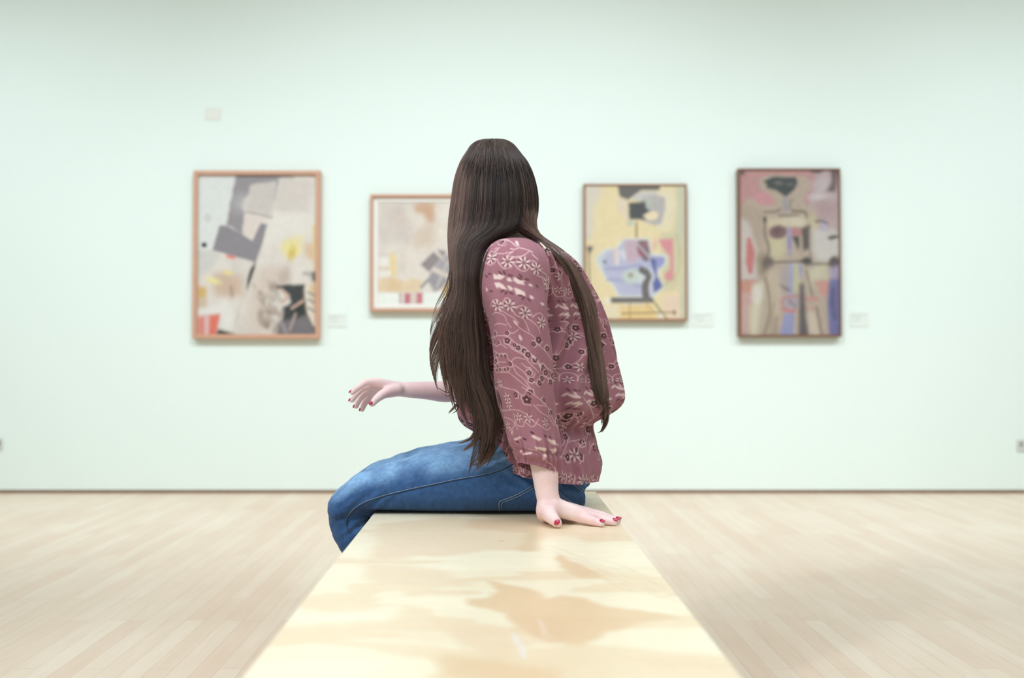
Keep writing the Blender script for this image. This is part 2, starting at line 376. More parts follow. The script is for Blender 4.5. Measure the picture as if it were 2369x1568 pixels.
    s([(185, 1320), (185, 1460)], 34, (222, 188, 190), 3, curve=False); p([(285, 1420), (435, 1466), (268, 1466)], (74, 70, 58), 1.5)
    s([(500, 1110), (420, 1420)], 6, (200, 188, 176), 2, curve=False)
    c.grain(.06, 6, 9, 8); mute(c, .10, .92); return c
def art2():
    c = mkcv(225, 180, 1850, 1390, 5.058, (226, 217, 207)); p, e, s = c.poly, c.ell, c.stroke
    p([(240, 190), (640, 190), (640, 700), (420, 660), (240, 700)], (211, 200, 192), 8)
    for k in range(60):
        e((RNG.uniform(240, 1800), RNG.uniform(200, 1080)), RNG.uniform(20, 60), RNG.uniform(30, 110), RNG.uniform(-.3, .3), random.choice([(234, 228, 218), (205, 192, 182), (222, 210, 198), (214, 196, 178)]), 8, .45)
    p([(640, 185), (895, 185), (885, 300), (895, 430), (800, 440), (760, 320), (650, 300)], (206, 166, 136), 5, rag=6); p([(780, 420), (880, 420), (880, 700), (640, 740), (640, 540)], (214, 196, 178), 9)
    p([(240, 840), (365, 840), (365, 935), (240, 935)], (232, 228, 220), 2); p([(240, 995), (375, 995), (375, 1065), (240, 1065)], (232, 229, 222), 2); s([(240, 965), (360, 965)], 22, (216, 196, 172), 2, curve=False); s([(240, 800), (350, 800)], 26, (212, 202, 198), 3, curve=False)
    p([(230, 1080), (400, 1080), (520, 1120), (640, 1080), (740, 1110), (700, 1240), (230, 1245)], (227, 203, 168), 3, rag=3); p([(365, 800), (432, 775), (440, 1062), (385, 1062)], (234, 208, 144), 3)
    p([(350, 1060), (500, 1110), (480, 1230), (350, 1240)], (222, 194, 152), 4)
    p([(230, 1255), (472, 1255), (472, 1386), (230, 1386)], (236, 240, 233), 1); p([(600, 1250), (680, 1250), (680, 1386), (600, 1386)], (222, 205, 196), 1); p([(748, 1255), (1000, 1240), (1010, 1386), (748, 1386)], (234, 239, 232), 1)
    p([(535, 1258), (602, 1258), (602, 1384), (535, 1384)], (200, 118, 130), 1); p([(675, 1253), (746, 1253), (746, 1386), (672, 1386)], (201, 122, 133), 1); s([(488, 1260), (488, 1384)], 20, (186, 156, 158), 1.5, curve=False)
    p([(718, 922), (870, 768), (955, 850), (820, 1008)], (148, 138, 141), 1.2); p([(905, 740), (1025, 762), (980, 830)], (150, 142, 145), 1.2)
    p([(955, 850), (1070, 770), (1200, 900), (1090, 1060), (868, 950)], (168, 162, 167), 1.5); p([(800, 1100), (850, 995), (1060, 1090), (985, 1200), (880, 1245)], (158, 153, 159), 1.5)
    s([(868, 958), (1100, 1090)], 20, (224, 208, 194), 1, curve=False); s([(1035, 890), (905, 1190)], 16, (214, 200, 190), 1, curve=False); s([(885, 750), (1000, 880)], 12, (220, 206, 196), 1, curve=False); s([(730, 1190), (800, 1110)], 30, (140, 136, 136), 2, curve=False)
    p([(970, 1205), (1090, 1095), (1500, 1100), (1500, 1386), (1012, 1386)], (241, 213, 150), 1.5); p([(1500, 900), (1845, 880), (1845, 1386), (1500, 1386)], (210, 190, 170), 4)
    p([(1200, 200), (1500, 200), (1480, 700), (1250, 650)], (214, 186, 160), 6, rag=6)
    c.grain(.07, 5, 9, 3); mute(c, .08, .94); return c
def art3():
    c = mkcv(118, 88, 1152, 1468, 4.479, (238, 218, 166)); p, e, s = c.poly, c.ell, c.stroke
    p([(1050, 88), (1152, 88), (1152, 1468), (1080, 1468), (1085, 1200), (1110, 900), (1035, 600), (1060, 300)], (208, 205, 174), 5); p([(900, 560), (1060, 560), (1100, 800), (1090, 1150), (900, 1200)], (214, 205, 164), 6)
    p([(118, 88), (285, 88), (262, 230), (205, 290), (195, 600), (118, 690)], (222, 211, 192), 6); p([(850, 130), (1020, 120), (1050, 350), (960, 560), (860, 540)], (232, 220, 184), 6)
    p([(118, 690), (250, 640), (240, 760), (200, 1150), (300, 1400), (118, 1468)], (233, 212, 165), 6); p([(300, 1330), (470, 1320), (470, 1468), (280, 1468)], (236, 222, 184), 5)
    p([(430, 190), (480, 200), (560, 240), (562, 440), (520, 440), (450, 330)], (232, 212, 182), 2)
    p([(450, 88), (895, 88), (885, 132), (700, 134), (620, 190), (555, 235), (470, 195)], (108, 106, 104), 1.5)
    p([(590, 225), (620, 190), (700, 140), (820, 140), (880, 170), (800, 320), (735, 330), (700, 250)], (205, 200, 195), 2)
    p([(700, 210), (830, 180), (942, 208), (944, 330), (905, 480), (840, 502), (760, 470), (690, 440), (700, 330)], (186, 180, 180), 2)
    p([(742, 200), (812, 196), (802, 320), (745, 310)], (186, 192, 178), 3); p([(562, 262), (735, 248), (750, 325), (795, 345), (715, 395), (745, 440), (570, 438)], (84, 86, 88), 1.5)
    e((808, 398), 66, 46, -.3, (242, 220, 178), 2); e((780, 395), 55, 22, -.1, (242, 220, 178), 2); p([(540, 458), (610, 452), (625, 480), (560, 508)], (188, 204, 186), 2)
    s([(645, 472), (645, 655)], 20, (148, 132, 82), 2, curve=False)
    body = [(238, 850), (320, 765), (450, 740), (515, 652), (760, 650), (785, 800), (940, 826), (935, 895), (872, 955), (852, 1040), (912, 1122), (900, 1150), (832, 1205), (790, 1262), (720, 1232), (468, 1232), (415, 1120), (325, 1030)]
    s(body + [body[0]], 44, (224, 226, 214), 3, curve=False); p(body, (186, 188, 216), 2); p([(240, 850), (320, 765), (370, 760), (300, 830), (320, 980)], (204, 212, 220), 4)
    p([(470, 765), (530, 750), (560, 870), (500, 850)], (222, 222, 226), 4); p([(520, 652), (690, 650), (700, 790), (625, 890), (545, 880), (530, 760)], (202, 172, 188), 3)
    p([(668, 652), (760, 650), (785, 770), (770, 870), (715, 870), (648, 735)], (130, 112, 116), 2); e((690, 785), 22, 42, -.5, (168, 84, 112), 2.5); e((730, 700), 18, 32, .3, (178, 96, 120), 2.5); s([(660, 700), (800, 850)], 18, (200, 186, 196), 2, curve=False)
    p([(402, 740), (440, 740), (452, 908), (415, 908)], (231, 202, 188), 2); s([(455, 760), (450, 900)], 18, (226, 224, 226), 2, curve=False); s([(320, 945), (480, 945), (690, 910)], 22, (158, 156, 200), 3); s([(340, 1065), (500, 1070), (700, 1140)], 20, (160, 158, 202), 3); s([(310, 870), (318, 885)], 26, (96, 110, 130), 2, curve=False)
    p([(790, 828), (860, 850), (850, 1000), (912, 1122), (900, 1150), (826, 1200), (806, 1100), (842, 1040), (792, 890)], (96, 108, 172), 2.5); p([(850, 826), (940, 830), (930, 895), (875, 950), (850, 900)], (150, 152, 206), 2.5)
    e((595, 1030), 100, 78, 0, (198, 211, 204), 4); e((690, 1020), 45, 70, .2, (206, 216, 214), 4); e((583, 1015), 26, 24, 0, (164, 148, 128), 3)
    s([(700, 962), (758, 1000), (772, 1055), (738, 1110), (735, 1190), (750, 1268)], 74, (116, 111, 111), 1.5); s([(395, 1275), (790, 1275)], 60, (120, 114, 113), 1.5, curve=False); s([(790, 960), (815, 1030), (790, 1110), (800, 1220)], 20, (216, 216, 224), 3)
    p([(500, 1312), (780, 1312), (700, 1330), (590, 1350), (560, 1375)], (214, 218, 224), 2.5); p([(868, 640), (1025, 636), (1028, 1070), (942, 1072), (932, 1000), (992, 960), (992, 820), (915, 740)], (226, 142, 152), 2); e((830, 700), 26, 60, .1, (235, 190, 170), 4)
    p([(920, 1225), (1085, 1215), (1090, 1468), (1010, 1468), (930, 1390)], (238, 209, 182), 3); p([(470, 1330), (800, 1310), (850, 1468), (470, 1468)], (240, 206, 134), 3)
    s([(490, 1412), (1045, 1400)], 15, (152, 132, 84), 1.5, curve=False); s([(1035, 1385), (1038, 1420)], 20, (130, 116, 90), 1.5, curve=False); s([(815, 1285), (955, 1468)], 16, (122, 112, 100), 1.5, curve=False); s([(740, 1320), (880, 1440)], 9, (190, 160, 100), 1.5, curve=False); s([(572, 1300), (572, 1468)], 12, (176, 150, 96), 1.5, curve=False)
    e((892, 1435), 26, 18, 0, (240, 236, 225), 3); e((345, 1280), 28, 36, 0, (238, 230, 214), 4)
    p([(128, 716), (198, 716), (182, 760), (160, 800), (140, 770)], (98, 94, 92), 2); s([(150, 790), (160, 1150)], 14, (132, 118, 90), 1.5, curve=False); s([(1060, 580), (1085, 760), (1090, 900), (1050, 1020), (920, 1130)], 10, (190, 180, 130), 2)
    c.grain(.05, 8, 9, 5); mute(c, .16, .86); return c
def art4():
    c = mkcv(92, 85, 928, 1472, 3.646, (188, 167, 147)); p, e, s = c.poly, c.ell, c.stroke
    p([(690, 85), (928, 85), (928, 640), (800, 610), (770, 450), (700, 400), (650, 330), (740, 200)], (190, 164, 166), 6)
    p([(92, 85), (720, 85), (740, 190), (700, 270), (665, 310), (690, 360), (660, 380), (632, 310), (690, 240), (690, 160), (640, 130), (350, 118), (255, 150), (255, 240), (320, 280), (380, 330), (385, 372), (260, 374), (190, 312), (150, 330), (95, 385)], (198, 140, 139), 2.5)
    p([(200, 270), (330, 275), (385, 335), (385, 372), (260, 374)], (208, 140, 146), 3); p([(700, 180), (860, 120), (850, 250), (740, 300)], (198, 180, 184), 6); p([(860, 85), (928, 85), (905, 262), (820, 266), (872, 185)], (116, 96, 97), 3); p([(690, 85), (800, 85), (780, 108), (700, 104)], (98, 88, 86), 2); e((105, 100), 28, 26, 0, (108, 88, 90), 4)
    e((770, 310), 80, 28, 0, (208, 194, 196), 6); e((820, 410), 90, 80, 0, (184, 152, 154), 10)
    p([(92, 400), (240, 400), (300, 480), (300, 640), (230, 760), (180, 560), (92, 470)], (182, 160, 140), 7); p([(92, 480), (170, 540), (232, 760), (240, 1000), (92, 1010)], (203, 190, 183), 4)
    p([(285, 175), (370, 137), (570, 140), (582, 190), (552, 250), (480, 312), (400, 255), (312, 232), (320, 205)], (70, 80, 79), 2); e((420, 192), 34, 14, .1, (120, 116, 110), 3); e((515, 200), 30, 14, -.1, (108, 106, 102), 3)
    p([(455, 315), (512, 315), (515, 440), (450, 440)], (164, 155, 158), 3); s([(300, 438), (400, 432), (430, 410)], 16, (122, 108, 92), 2); s([(540, 430), (640, 436), (655, 500)], 18, (118, 104, 88), 2); s([(420, 468), (585, 468)], 16, (80, 76, 72), 2, curve=False); s([(530, 330), (520, 400), (560, 430)], 9, (128, 114, 100), 2)
    p([(310, 485), (650, 480), (640, 560), (330, 565)], (208, 192, 158), 5); p([(330, 640), (470, 650), (480, 800), (400, 835), (335, 820)], (204, 192, 150), 6); e((560, 515), 90, 32, 0, (216, 200, 176), 6); e((710, 540), 30, 80, 0, (204, 188, 148), 6)
    s([(300, 485), (302, 520), (300, 620), (335, 760), (300, 830)], 17, (120, 106, 90), 2.5); e((300, 500), 16, 26, 0, (96, 86, 80), 2)
    e((412, 605), 76, 58, -.1, (134, 98, 100), 2.5); e((405, 600), 30, 26, 0, (112, 88, 88), 4); e((565, 602), 55, 38, .1, (196, 124, 124), 3); e((575, 596), 24, 14, 0, (180, 130, 132), 3)
    p([(610, 575), (685, 540), (684, 740), (625, 770)], (92, 86, 80), 3); p([(525, 640), (600, 640), (590, 765)], (84, 86, 80), 2); s([(600, 640), (600, 790)], 8, (190, 168, 150), 1.5, curve=False); s([(660, 560), (700, 900), (715, 940)], 12, (120, 104, 90), 2.5)
    p([(492, 568), (522, 568), (524, 800), (496, 800)], (158, 150, 196), 2); s([(508, 650), (508, 740)], 16, (126, 112, 190), 2, curve=False)
    p([(700, 570), (900, 590), (928, 640), (928, 790), (860, 855), (740, 850), (700, 760)], (206, 199, 192), 6); p([(780, 500), (830, 520), (820, 600), (770, 590)], (182, 172, 200), 3); s([(735, 515), (780, 512), (830, 530)], 14, (92, 84, 84), 2); p([(825, 650), (870, 634), (925, 632), (925, 655), (850, 672)], (66, 72, 70), 1.5)
    s([(335, 862), (680, 852)], 14, (96, 86, 80), 1.5, curve=False); p([(230, 800), (310, 780), (390, 900), (330, 960), (250, 980), (235, 900)], (152, 136, 108), 6); e((325, 870), 46, 58, 0, (112, 98, 94), 4); p([(590, 850), (650, 812), (690, 830), (690, 890), (650, 885)], (80, 80, 76), 2)
    s([(705, 875), (860, 876)], 18, (78, 76, 70), 2, curve=False); e((885, 862), 44, 54, .2, (98, 88, 90), 3); s([(640, 880), (720, 950)], 12, (120, 108, 92), 2, curve=False)
    p([(148, 648), (180, 655), (214, 780), (192, 950), (160, 965), (136, 860)], (206, 110, 106), 2)
    p([(400, 900), (500, 900), (500, 1130), (440, 1150), (400, 1050)], (176, 162, 160), 6); p([(500, 870), (535, 870), (535, 1140), (500, 1140)], (158, 160, 202), 2); p([(540, 870), (590, 880), (600, 1040), (560, 1120), (540, 1110)], (196, 190, 150), 3); p([(585, 870), (615, 890), (612, 980), (592, 1000)], (150, 156, 200), 2); s([(400, 1040), (500, 1095)], 20, (120, 100, 96), 3, curve=False)
    p([(92, 1010), (240, 1010), (190, 1060), (185, 1130), (92, 1130)], (208, 142, 122), 2.5); p([(92, 1120), (190, 1120), (200, 1220), (160, 1250), (150, 1472), (92, 1472)], (206, 162, 154), 4); p([(190, 1045), (290, 1030), (270, 1180), (230, 1472), (170, 1472), (165, 1250), (200, 1200)], (214, 205, 174), 5); e((232, 1130), 40, 70, .1, (220, 212, 200), 6)
    p([(330, 900), (420, 900), (440, 1150), (420, 1300), (330, 1320), (300, 1050)], (198, 178, 154), 6); p([(650, 900), (830, 880), (840, 1010), (720, 1010), (690, 1130)], (203, 194, 164), 6)
    s([(300, 990), (330, 1130), (335, 1290), (290, 1472)], 16, (138, 122, 94), 2.5); s([(370, 1200), (340, 1472)], 10, (158, 140, 110), 3, curve=False); s([(390, 1330), (380, 1472)], 18, (158, 138, 110), 4, curve=False); s([(650, 930), (672, 1020), (700, 1145)], 14, (132, 118, 96), 2); s([(735, 1240), (775, 1472)], 18, (132, 114, 96), 2.5, curve=False)
    p([(715, 1025), (845, 1012), (838, 1145), (770, 1140), (760, 1080)], (211, 146, 132), 3); p([(845, 1000), (928, 975), (928, 1472), (840, 1472), (824, 1200)], (108, 110, 168), 3); p([(845, 905), (928, 890), (928, 990), (860, 1010)], (166, 152, 186), 4); s([(878, 1080), (870, 1200), (890, 1330)], 20, (86, 84, 110), 5)
    e((515, 1200), 70, 55, 0, (172, 158, 172), 4); s([(440, 1215), (460, 1160), (570, 1145)], 15, (200, 118, 120), 2); s([(450, 1250), (490, 1270), (545, 1272)], 24, (212, 104, 118), 2.5); s([(500, 1180), (560, 1240)], 10, (120, 104, 104), 2, curve=False); s([(640, 1170), (740, 1168)], 26, (208, 134, 130), 3, curve=False); s([(600, 1260), (720, 1250)], 12, (206, 140, 136), 3, curve=False)
    p([(462, 1288), (545, 1285), (535, 1472), (420, 1472)], (146, 150, 198), 2); p([(592, 1040), (628, 1035), (642, 1250), (670, 1472), (580, 1472)], (100, 94, 96), 3); p([(650, 1290), (720, 1270), (760, 1472), (680, 1472)], (206, 188, 166), 4)
    c.grain(.09, 7, 9, 6); mute(c, .22, .80); return c
painting((447, 394, 739, 783), 10, wood_mat('pale_oak_moulding', (206, 160, 134)), art1, 'leftmost painting, a tilted dark grey L shape on pale grey, in wide pinkish wood')
painting((856, 449, 1216, 720), 7, wood_mat('light_cherry_moulding', (204, 158, 132)), art2, 'beige collage painting with white mount and grey diamonds, half hidden behind the long hair', matw=11)
painting((1350, 425, 1591, 742), 5, wood_mat('walnut_edge_strip', (160, 118, 92)), art3, 'yellow abstract painting with a blue and black figure in a thin brown frame', dep=.05, recess=.006)
painting((1708, 389, 1948, 779), 5, wood_mat('dark_walnut_strip', (128, 88, 66)), art4, 'rightmost painting, tall and narrow, a dark masked standing figure in a thin brown frame', dep=.055, recess=.008)
# wall labels, plates and outlets
M_card = plain('label_card', (226, 233, 226), .7, .01); M_ink = plain('label_print', (196, 202, 197), .8, .02)
def card(x0, y0, x1, y1, lines, label):
    a = P(x0, y0, WALLY); b = P(x1, y1, WALLY)
    me = box_mesh('wall_label', (a[0], WALLY - .004, b[2]), (b[0], WALLY + .0005, a[2]), .0008)
    o = tag(link('wall_label', me, M_card), label, 'label', 'artwork labels beside the paintings')
    bx = []
    for yy, xa, xb in lines:
        q = P(xa, yy, WALLY); r = P(xb, yy + 1.6, WALLY); bx.append(((q[0], WALLY - .0046, r[2]), (r[0], WALLY - .0038, q[2])))
    link('printed_line', multi_box('printed_line', bx), M_ink, o)
card(759, 725, 803, 757, [(730, 762, 796), (735, 762, 782), (743, 766, 780)], 'tiny pale wall label between the two left paintings, beside the wide pinkish frame')
card(1601, 722, 1652, 756, [(728, 1605, 1645), (734, 1605, 1630), (741, 1610, 1628)], 'tiny pale wall label to the right of the yellow painting')
card(1966, 722, 2010, 756, [(727, 1970, 2003), (733, 1970, 1992), (740, 1974, 1990)], 'tiny pale wall label to the right of the dark masked-figure painting')
M_plate = plain('painted_cover_plate', (226, 228, 219), .5, .01); M_out = plain('outlet_plastic', (205, 208, 203), .4, .02); M_slot = plain('outlet_slot', (120, 120, 116), .6, .02)
a = P(474, 249, WALLY); b = P(512, 278, WALLY)
o = tag(link('cover_plate', box_mesh('cover_plate', (a[0], WALLY - .004, b[2]), (b[0], WALLY + .001, a[2]), .0015), M_plate), 'faint square cover plate painted like the wall, above the leftmost painting', 'cover plate')
def outlet(x0, x1, y0, y1, label):
    a = P(x0, y0, WALLY); b = P(x1, y1, WALLY)
    r = tag(link('wall_outlet', box_mesh('wall_outlet', (a[0], WALLY - .008, b[2]), (b[0], WALLY + .001, a[2]), .002), M_out), label, 'outlet', 'power outlets low on the back wall')
    w = x1 - x0
    for k in (.22, .68):
        c0 = P(x0 + w * k, y0 + 5, WALLY); c1 = P(x0 + w * (k + .16), y0 + 16, WALLY)
        link('socket', box_mesh('socket', (c0[0], WALLY - .0092, c1[2]), (c1[0], WALLY - .0075, c0[2])), M_slot, r)
outlet(2352, 2382, 1017, 1044, 'grey power outlet low on the back wall at the right edge of the photo')
outlet(-22, 6, 1014, 1041, 'grey power outlet low on the back wall at the left edge of the photo')
#@@BENCH
# ============================================================ BENCH
BX0, BX1, BY0, BY1 = -.272, .268, .55, B(1383, 1137)[1]
def bench():
    root = bpy.data.objects.new('bench', None); COL.objects.link(root); root.location = (0, (BY0 + BY1) / 2, 0)
    tag(root, 'long pale plywood bench running away from the viewer, the woman sits on its far end', 'bench')
    oy = -(BY0 + BY1) / 2; res = .003
    W = int((BX1 - BX0) / res); H = int((BY1 - BY0) / res)
    c = Cv(W, H, (1 / res, BX0, -1 / res, BY1), (247, 237, 208))
    def q(pts): return [tuple(B(500 + x / 1.895, 1150 + y / 1.895)[:2]) for x, y in pts]
    yy, xx = np.mgrid[0:H, 0:W]; vn = Vnoise(21)
    wx = xx + 26 * vn.fbm(xx / 60, yy / 26); wy = yy + 14 * vn.fbm(xx / 70 + 8, yy / 40 + 3)
    f = vn.fbm(wx / 120, wy / 34, 3); tan = lin((231, 203, 162)); crm = lin((250, 243, 216))
    m = sm(.12, .16, f)[..., None] * .45; c.a = c.a * (1 - m) + tan * m
    m = sm(.10, .3, -f)[..., None] * .6; c.a = c.a * (1 - m) + crm * m
    T1, T2, T3 = (233, 205, 166), (238, 217, 184), (228, 198, 160)
    c.poly(q([(690, 120), (1000, 90), (1420, 92), (1560, 100), (1560, 160), (1420, 190), (1410, 240), (1200, 232), (1000, 262), (700, 275)]), T2, 3, .8, 9, 1)
    c.poly(q([(1120, 95), (1400, 95), (1430, 235), (1340, 240), (1330, 160), (1120, 130)]), T3, 2, .55, 7, 2)
    c.poly(q([(1500, 120), (1790, 130), (1830, 190), (1650, 200), (1500, 170)]), T2, 2, .7, 7, 3)
    c.poly(q([(1490, 250), (1560, 280), (1620, 310), (1690, 355), (1600, 355), (1500, 300)]), T1, 1, .9, 5, 4)
    c.poly(q([(660, 290), (1000, 320), (1120, 390), (900, 390), (680, 375)]), T2, 3, .8, 8, 5)
    c.poly(q([(1205, 368), (1300, 378), (1400, 405), (1455, 448), (1510, 428), (1610, 438), (1700, 478), (1850, 490), (2050, 522), (1900, 545), (1700, 600), (1600, 645), (1440, 640), (1370, 600), (1300, 560), (1265, 508), (1190, 482), (1085, 470), (1075, 442), (1180, 440), (1235, 402)]), T1, 1, .95, 5, 6)
    c.poly(q([(1290, 520), (1440, 520), (1600, 580), (1560, 640), (1400, 640)]), T3, 3, .5, 9, 7)
    c.poly(q([(930, 520), (1250, 560), (1420, 650), (1300, 720), (1060, 650)]), T2, 2, .85, 9, 8)
    c.poly(q([(1040, 690), (1300, 720), (1520, 745), (1500, 800), (1050, 800)]), T1, 2, .8, 9, 9)
    c.poly(q([(1780, 680), (2100, 695), (2260, 745), (1900, 770)]), T2, 2, .8, 9, 10)
    c.poly(q([(640, 560), (1000, 560), (1000, 640), (700, 620)]), T2, 4, .6, 9, 11)
    c.poly(q([(300, 470), (520, 500), (780, 480), (760, 540), (500, 560), (260, 560)]), (252, 246, 220), 3, .7, 8, 12)
    c.poly(q([(1480, 195), (1900, 240), (1960, 340), (1700, 330), (1500, 230)]), (250, 242, 214), 3, .7, 9, 13)
    for k in range(7):                                                     # thin wandering veins
        y0 = 215 + k * 26; x0 = 1440 + k * 45; pts = [(x0 + i * 50, y0 + i * 13 + RNG.uniform(-9, 9)) for i in range(9)]
        c.stroke(q(pts), .003, (222, 192, 156), .8, .55)
    c.grain(.035, 46, 3.2, 31, (.8, 1, 1.6)); c.grain(.02, 3, 9, 33)
    c.stroke(q([(1305, 600), (1318, 630), (1342, 662), (1350, 700)]), .0045, (238, 240, 238), .6); c.stroke(q([(1415, 535), (1435, 570), (1440, 602), (1480, 612)]), .0022, (244, 240, 232), .6, .8); c.stroke(q([(1172, 410), (1180, 430)]), .003, (246, 244, 238), .6, curve=False)
    c.ell(q([(1252, 192)])[0], .006, .004, 0, (216, 176, 130), 1)
    n = H + 1; m_ = W + 1; v, u = np.mgrid[0:n, 0:m_]
    V = np.stack([BX0 + u / W * (BX1 - BX0), BY1 - v / H * (BY1 - BY0) + oy, np.full(u.shape, BENCH)], -1)
    C = c.sample(u.astype(float), v.astype(float))
    mat = attr_mat('varnished_plywood', .34, .5, .03, 60, 0); 
    link('bench_top', raw_mesh('bench_top', V, grid_faces(n, m_, False)[:, ::-1], colors=C), mat, root)
    wd = wood_mat('plywood_edge', (226, 198, 158))
    link('slab', box_mesh('slab', (BX0, BY0 + oy, BENCH - .036), (BX1, BY1 + oy, BENCH - .0006), 0), wd, root)
    for y in (BY0 + .12, BY1 - 1.05):
        link('leg_panel', box_mesh('leg_panel', (BX0 + .10, y + oy, 0), (BX1 - .04, y + .036 + oy, BENCH - .036), .002), wd, root)
    link('stretcher', box_mesh('stretcher', (-.02, BY0 + .156 + oy, .20), (.016, BY1 - 1.05 + oy, .32), .002), wd, root)
    link('leg_panel', box_mesh('leg_panel', (BX0 + .30, BY1 - .16 + oy, 0), (BX1 - .04, BY1 - .124 + oy, BENCH - .036), .002), wd, root)
bench()
#@@PERSON
# ============================================================ PERSON
def loft(st, n, m, ex=2.2, disp=None, cols=(0, 1, 2, 3)):
    """st rows: Lx Ly Rx Ry Yc Yh tilt -> grid (n,m,3), theta=0 at right, -pi/2 nearest camera"""
    A = np.asarray(st, float); A = np.c_[A, (A[:, 0] + A[:, 2]) / 2, (A[:, 1] + A[:, 3]) / 2]
    R = resample(A, n, [7, 8]); th = np.arange(m) / m * 2 * math.pi - math.pi / 2
    c = np.cos(th); s = np.sin(th); c = np.sign(c) * np.abs(c) ** (2 / ex); s = np.sign(s) * np.abs(s) ** (2 / ex)
    Lw = P(R[:, 0], R[:, 1], R[:, 4]); Rw = P(R[:, 2], R[:, 3], R[:, 4])
    mid = (Lw + Rw) / 2; hf = (Rw - Lw) / 2
    V = mid[:, None] + hf[:, None] * c[None, :, None]
    V[..., 1] += R[:, 5][:, None] * s[None]; V[..., 2] += R[:, 6][:, None] * (-s[None])
    if disp is not None:
        uu, vv = np.meshgrid(th, np.linspace(0, 1, n)); d = disp(uu, vv, R)
        hx = np.linalg.norm(hf, axis=1)[:, None]; nx = c[None] / np.maximum(hx, .01); ny = s[None] / np.maximum(R[:, 5][:, None], .01)
        L = np.hypot(nx, ny) + 1e-9; V[..., 0] += d * nx / L; V[..., 1] += d * ny / L
    return V, R, th
CAM = Vector((0, 0, CAMZ))
def bvh_of(V, close=True):
    n, m = V.shape[:2]; return BVHTree.FromPolygons(V.reshape(-1, 3).tolist(), grid_faces(n, m, close).tolist())
# ---------------- body (one continuous skin)
def head_fn(V, U):
    # local frame: face towards +y
    x, y, z = V[..., 0], V[..., 1], V[..., 2]; fr = np.clip(U[..., 1], 0, 1)
    jaw = sm(-.02, -.11, z); x = x * (1 - .28 * jaw); y = np.where(y < 0, y * (1 - .30 * jaw), y * (1 - .05 * jaw))
    g = lambda cx, cz, sx, sz: np.exp(-((x - cx) / sx) ** 2 - ((z - cz) / sz) ** 2) * (U[..., 1] > 0)
    y = y + .030 * g(0, -.030, .012, .015) + .020 * g(0, -.010, .008, .022)                      # nose
    y = y - .012 * g(-.032, .004, .015, .011) - .012 * g(.032, .004, .015, .011)                 # eye sockets
    y = y + .006 * g(-.032, .022, .018, .007) + .006 * g(.032, .022, .018, .007)
    y = y + .008 * g(0, -.058, .020, .006) - .004 * g(0, -.064, .020, .003) + .007 * g(0, -.070, .017, .006)   # lips
    y = y + .008 * g(0, -.098, .020, .014) + .004 * g(-.045, -.025, .018, .02) + .004 * g(.045, -.025, .018, .02)
    return np.stack([x, y, z], -1)
HC = P(1149, 452, 2.40); HC = np.array([HC[0], 2.405, HC[2]])
HR = -.30                                                              # head yaw: looks a little to the left of the far wall
def rotz(V, a, c):
    V = np.asarray(V, float).copy(); x = V[:, 0] - c[0]; y = V[:, 1] - c[1]; V[:, 0] = c[0] + x * math.cos(a) - y * math.sin(a); V[:, 1] = c[1] + x * math.sin(a) + y * math.cos(a); return V
parts = []
hv, hf_ = ell_vf(HC, (.073, .094, .115), 96, 72, head_fn); parts.append((rotz(hv, -HR, HC), hf_))
for sx in (-1, 1):
    ev, ef = ell_vf(HC + np.array([sx * .073, .0, -.012]), (.009, .018, .030), 20, 14); parts.append((rotz(ev, -HR, HC), ef))
NB = P(1222, 585, 2.41); parts.append(tube_vf([HC + [.01, -.02, -.05], HC + [.035, -.01, -.105], NB, NB + [.01, 0, -.06]], [.055, .047, .052, .06], 24, 6))
ch = lambda px, py, Y: P(px, py, Y)
# trunk
parts.append(tube_vf([(.115, 2.41, .572), (.115, 2.41, .66), (.10, 2.41, .80), (.10, 2.41, .92), (.095, 2.41, 1.00)], [.105, .092, .100, .105, .075], 28, 6))
for dy in (-.05, .05): parts.append(tube_vf([(.10, 2.41 + dy, .60), (.10, 2.41 + dy, .74), (.10, 2.41 + dy, .93), (.09, 2.41 + dy, .99)], [.085, .070, .075, .05], 20, 6))
SHN = P(1192, 606, 2.275); SHF = np.array([.05, 2.565, SHN[2] - .01])
parts.append(tube_vf([NB + [0, -.02, -.01], (NB + SHN) / 2 + [0, 0, .012], SHN], [.035, .034, .038], 18, 6)); parts.append(tube_vf([NB + [0, .02, -.01], (NB + SHF) / 2 + [0, 0, .012], SHF], [.035, .034, .038], 18, 6))
parts.append(tube_vf([SHN, SHF], [.05, .05], 20, 8))
# near (left) arm
ELN = P(1216, 868, 2.178); WRN = P(1269, 1158, 2.118)
parts.append(tube_vf([SHN, (SHN + ELN) / 2 + [0, -.004, 0], ELN, P(1245, 985, 2.155), P(1260, 1085, 2.13), P(1265, 1135, 2.122), WRN], [.046, .042, .034, .034, .0290, .0250, .0245], 24, 6))
